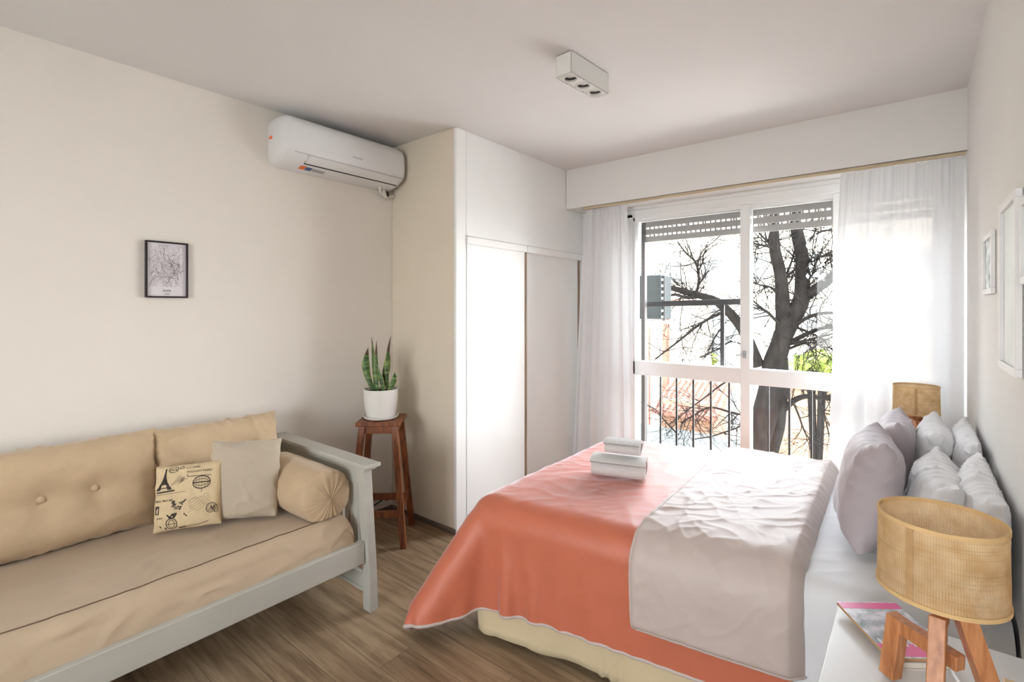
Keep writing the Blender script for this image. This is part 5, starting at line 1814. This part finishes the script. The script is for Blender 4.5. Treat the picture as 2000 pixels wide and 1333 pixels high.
TREE = [
  ('trunk',0.17,0.12,[(-1.71,7.5,-0.69),(-1.6,7.5,-0.1),(-1.52,7.5,0.33),(-1.46,7.5,0.67),(-1.4,7.5,0.9),(-1.36,7.5,1.11)]) ,
  ('trunk',0.12,0.1,[(-1.58,7.75,-0.72),(-1.5,7.69,-0.34),(-1.44,7.62,0.11),(-1.4,7.56,0.47),(-1.39,7.5,0.76)]) ,
  ('b',0.1,0.055,[(-1.37,7.5,1.07),(-1.35,7.47,1.38),(-1.35,7.43,1.66),(-1.38,7.4,1.93),(-1.43,7.37,2.2),(-1.42,7.33,2.47),(-1.4,7.3,2.81)]) ,
  ('b',0.13,0.06,[(-1.36,7.5,1.07),(-1.26,7.52,1.3),(-1.16,7.53,1.52),(-1.14,7.55,1.76),(-1.14,7.57,2.1),(-1.2,7.58,2.48),(-1.23,7.6,2.83)]) ,
  ('b',0.07,0.05,[(-1.12,7.58,1.59),(-0.99,7.48,1.68),(-0.84,7.39,1.77),(-0.68,7.3,1.88),(-0.38,7.2,2.02)]) ,
  ('b',0.09,0.035,[(-1.67,7.5,0.64),(-1.72,7.44,0.81),(-1.8,7.38,1.06),(-1.89,7.31,1.24),(-1.99,7.25,1.38),(-2.12,7.19,1.52),(-2.3,7.12,1.62),(-2.55,7.06,1.69),(-2.8,7.0,1.75)]) ,
  ('b',0.03,0.015,[(-2.34,7.1,1.62),(-2.49,7.0,1.6),(-2.61,6.9,1.63),(-2.73,6.8,1.6)]) ,
  ('b',0.025,0.014,[(-2.07,7.2,1.37),(-2.32,7.38,1.27),(-2.6,7.55,1.1),(-2.92,7.72,0.87),(-3.32,7.9,0.59)]) ,
  ('b',0.022,0.01,[(-2.37,7.1,1.66),(-2.34,7.08,1.85),(-2.38,7.05,2.07),(-2.5,7.02,2.2),(-2.62,7.0,2.38)]) ,
  ('b',0.014,0.007,[(-2.34,7.05,1.96),(-2.3,7.12,2.07),(-2.31,7.2,2.2)]) ,
  ('b',0.016,0.008,[(-2.39,7.1,1.68),(-2.31,7.1,1.83),(-2.21,7.1,1.97)]) ,
  ('b',0.02,0.01,[(-1.4,7.3,2.2),(-1.48,7.2,2.25),(-1.56,7.1,2.27),(-1.65,7.0,2.29)]) ,
  ('b',0.02,0.01,[(-1.42,7.3,2.23),(-1.54,7.4,2.36),(-1.64,7.5,2.47)]) ,
  ('b',0.018,0.008,[(-1.39,7.4,1.62),(-1.46,7.27,1.71),(-1.56,7.13,1.73),(-1.64,7.0,1.77)]) ,
  ('b',0.022,0.01,[(-1.39,7.4,1.23),(-1.5,7.33,1.37),(-1.58,7.27,1.44),(-1.69,7.2,1.55)]) ,
  ('b',0.03,0.015,[(-1.24,7.5,1.18),(-1.1,7.42,1.29),(-0.92,7.35,1.37),(-0.69,7.28,1.39),(-0.43,7.2,1.45)]) ,
  ('b',0.035,0.018,[(-1.28,7.5,0.98),(-1.12,7.58,1.08),(-0.96,7.65,1.15),(-0.74,7.72,1.21),(-0.41,7.8,1.29)]) ,
  ('b',0.02,0.01,[(-1.29,7.5,0.96),(-1.04,7.4,1.03),(-0.86,7.3,1.1),(-0.66,7.2,1.15)]) ,
  ('b',0.018,0.008,[(-1.29,7.5,0.89),(-1.16,7.53,0.96),(-1.0,7.57,0.99),(-0.81,7.6,1.0)]) ,
  ('b',0.018,0.008,[(-1.22,7.55,1.18),(-1.1,7.64,1.12),(-0.96,7.72,1.04),(-0.86,7.81,0.92),(-0.79,7.9,0.83)]) ,
  ('b',0.03,0.014,[(-1.11,7.6,2.07),(-0.99,7.5,2.05),(-0.86,7.4,2.1),(-0.67,7.3,2.1)]) ,
  ('b',0.022,0.01,[(-1.11,7.6,2.26),(-1.02,7.67,2.39),(-0.91,7.73,2.47),(-0.72,7.8,2.49)]) ,
  ('b',0.018,0.008,[(-1.11,7.6,1.79),(-1.0,7.57,1.91),(-0.88,7.53,1.99),(-0.81,7.5,2.07)]) ,
  ('b',0.02,0.01,[(-1.14,7.55,2.0),(-1.24,7.5,1.93),(-1.31,7.45,1.86),(-1.33,7.4,1.79)]) ,
  ('b',0.016,0.008,[(-1.31,7.5,1.9),(-1.26,7.53,2.07),(-1.23,7.57,2.21),(-1.18,7.6,2.29)]) ,
  ('b',0.05,0.02,[(-1.47,7.7,-0.05),(-1.34,7.62,0.07),(-1.22,7.54,0.2),(-1.08,7.46,0.28),(-0.89,7.38,0.3),(-0.7,7.3,0.38)]) ,
  ('b',0.016,0.008,[(-0.96,7.5,0.25),(-0.93,7.67,0.1),(-0.89,7.83,-0.13),(-0.87,8.0,-0.37)]) ,
  ('b',0.016,0.008,[(-1.23,7.4,0.21),(-1.18,7.57,0.01),(-1.12,7.73,-0.25),(-1.05,7.9,-0.39)]) ,
  ('b',0.02,0.01,[(-1.69,7.6,-0.06),(-1.84,7.52,-0.08),(-2.02,7.44,-0.06),(-2.28,7.36,-0.0),(-2.51,7.28,-0.16),(-2.63,7.2,-0.26)]) ,
  ('b',0.016,0.008,[(-1.66,7.6,0.09),(-1.92,7.7,-0.26),(-2.31,7.8,-0.49),(-2.71,7.9,-0.65)]) ,
  ('b',0.014,0.006,[(-2.71,7.3,-0.45),(-2.94,7.4,-0.31),(-3.15,7.5,-0.16),(-3.35,7.6,-0.12)]) ,
  ('b',0.014,0.006,[(-2.02,7.3,0.41),(-2.25,7.38,0.23),(-2.5,7.45,0.01),(-2.75,7.52,-0.23),(-3.02,7.6,-0.56)]) ,
  ('b',0.013,0.006,[(-2.05,7.3,1.24),(-2.22,7.4,1.01),(-2.36,7.5,0.77),(-2.48,7.6,0.64)]) ,
  ('b',0.012,0.006,[(-1.8,7.3,0.92),(-1.93,7.23,0.97),(-2.08,7.17,0.88),(-2.31,7.1,0.72)]) ,
]

# the bare tree: trunk and limbs as parts, fine twigs as one stuff part
tree = thing('bare_tree', 'dark bare branched tree standing outside the window', 'tree', (-1.7, 7.5, -3.5))
rngt = random.Random(12)
def densify(pts, k=4):
    P = [Vector(p) for p in pts]
    P = [P[0] * 2 - P[1]] + P + [P[-1] * 2 - P[-2]]
    out = []
    for i in range(1, len(P) - 2):
        for q in range(k):
            t = q / k
            a, b, c, d = P[i - 1], P[i], P[i + 1], P[i + 2]
            out.append(0.5 * ((2 * b) + (c - a) * t + (2 * a - 5 * b + 4 * c - d) * t * t + (3 * b - a - 3 * c + d) * t ** 3))
    out.append(P[-2])
    return out
twigs = MB()
def twig(p, d, L, r, depth):
    n = max(4, int(L / 0.09))
    pts = [p]
    d = d.normalized()
    for k in range(n):
        d = (d + Vector((rngt.gauss(0, 0.16), rngt.gauss(0, 0.16), rngt.gauss(0.02, 0.16)))).normalized()
        pts.append(pts[-1] + d * (L / n))
    twigs.tube(pts, [r * (1 - 0.75 * k / n) for k in range(n + 1)], 5, cap=False)
    if depth > 0:
        for _ in range(rngt.randint(2, 4)):
            k = rngt.randint(1, n - 1)
            dd = (d + Vector((rngt.gauss(0, 0.8), rngt.gauss(0, 0.5), rngt.gauss(0.1, 0.8)))).normalized()
            twig(pts[k], dd, L * rngt.uniform(0.35, 0.6), r * 0.6, depth - 1)
for name, r0, r1, pts in TREE:
    P = densify(pts)
    if name == 'trunk':
        P = [Vector((P[0].x - 0.15, P[0].y, -3.5)), Vector((P[0].x - 0.06, P[0].y, -2.0))] + P
    n = len(P)
    rs_ = [(r0 + (r1 - r0) * k / (n - 1)) * (1 + 0.08 * noise.noise(P[k] * 3)) for k in range(n)]
    P = [p + Vector((noise.noise(p * 2.1), noise.noise(p * 2.1 + Vector((5, 0, 0))), noise.noise(p * 2.1 + Vector((0, 9, 0))))) * 0.025 for p in P]
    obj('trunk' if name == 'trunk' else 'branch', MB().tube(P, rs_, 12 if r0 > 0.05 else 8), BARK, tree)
    if name != 'trunk':
        for _ in range(int(5 + 2.2 * len(pts))):
            k = rngt.randint(n // 4, n - 1)
            d = (P[min(k + 1, n - 1)] - P[max(k - 1, 0)]).normalized()
            dd = (d * 0.6 + Vector((rngt.gauss(0, 0.7), rngt.gauss(0, 0.5), rngt.gauss(0.05, 0.7)))).normalized()
            twig(P[k], dd, rngt.uniform(0.3, 0.85), min(0.009, rs_[k] * 0.55), 2)
tw_ = obj('twigs', twigs, BARK, tree)
tw_['kind'] = 'stuff'
lf = MB()
for c, n_l in (((-0.98, 7.3, 2.30), 26), ((-0.92, 7.3, 1.95), 22), ((-0.80, 7.5, 1.70), 14), ((-1.95, 7.2, 0.95), 14)):
    for _ in range(n_l):
        p = Vector(c) + Vector((rngt.gauss(0, 0.07), rngt.gauss(0, 0.07), rngt.gauss(0, 0.08)))
        d = Vector((rngt.gauss(0, 0.5), rngt.gauss(0, 0.5), -1)).normalized()
        s = d.cross(Vector((rngt.gauss(0, 1), rngt.gauss(0, 1), 0.1))).normalized()
        L = rngt.uniform(0.04, 0.08)
        lf.add([p, p + d * L * 0.5 + s * L * 0.3, p + d * L, p + d * L * 0.5 - s * L * 0.3], [(0, 1, 2, 3)])
l_ = obj('leaves', lf, mat('dry_leaves', srgb(110, 112, 110), 0.8, 0.2), tree, smooth=False)
l_['kind'] = 'stuff'
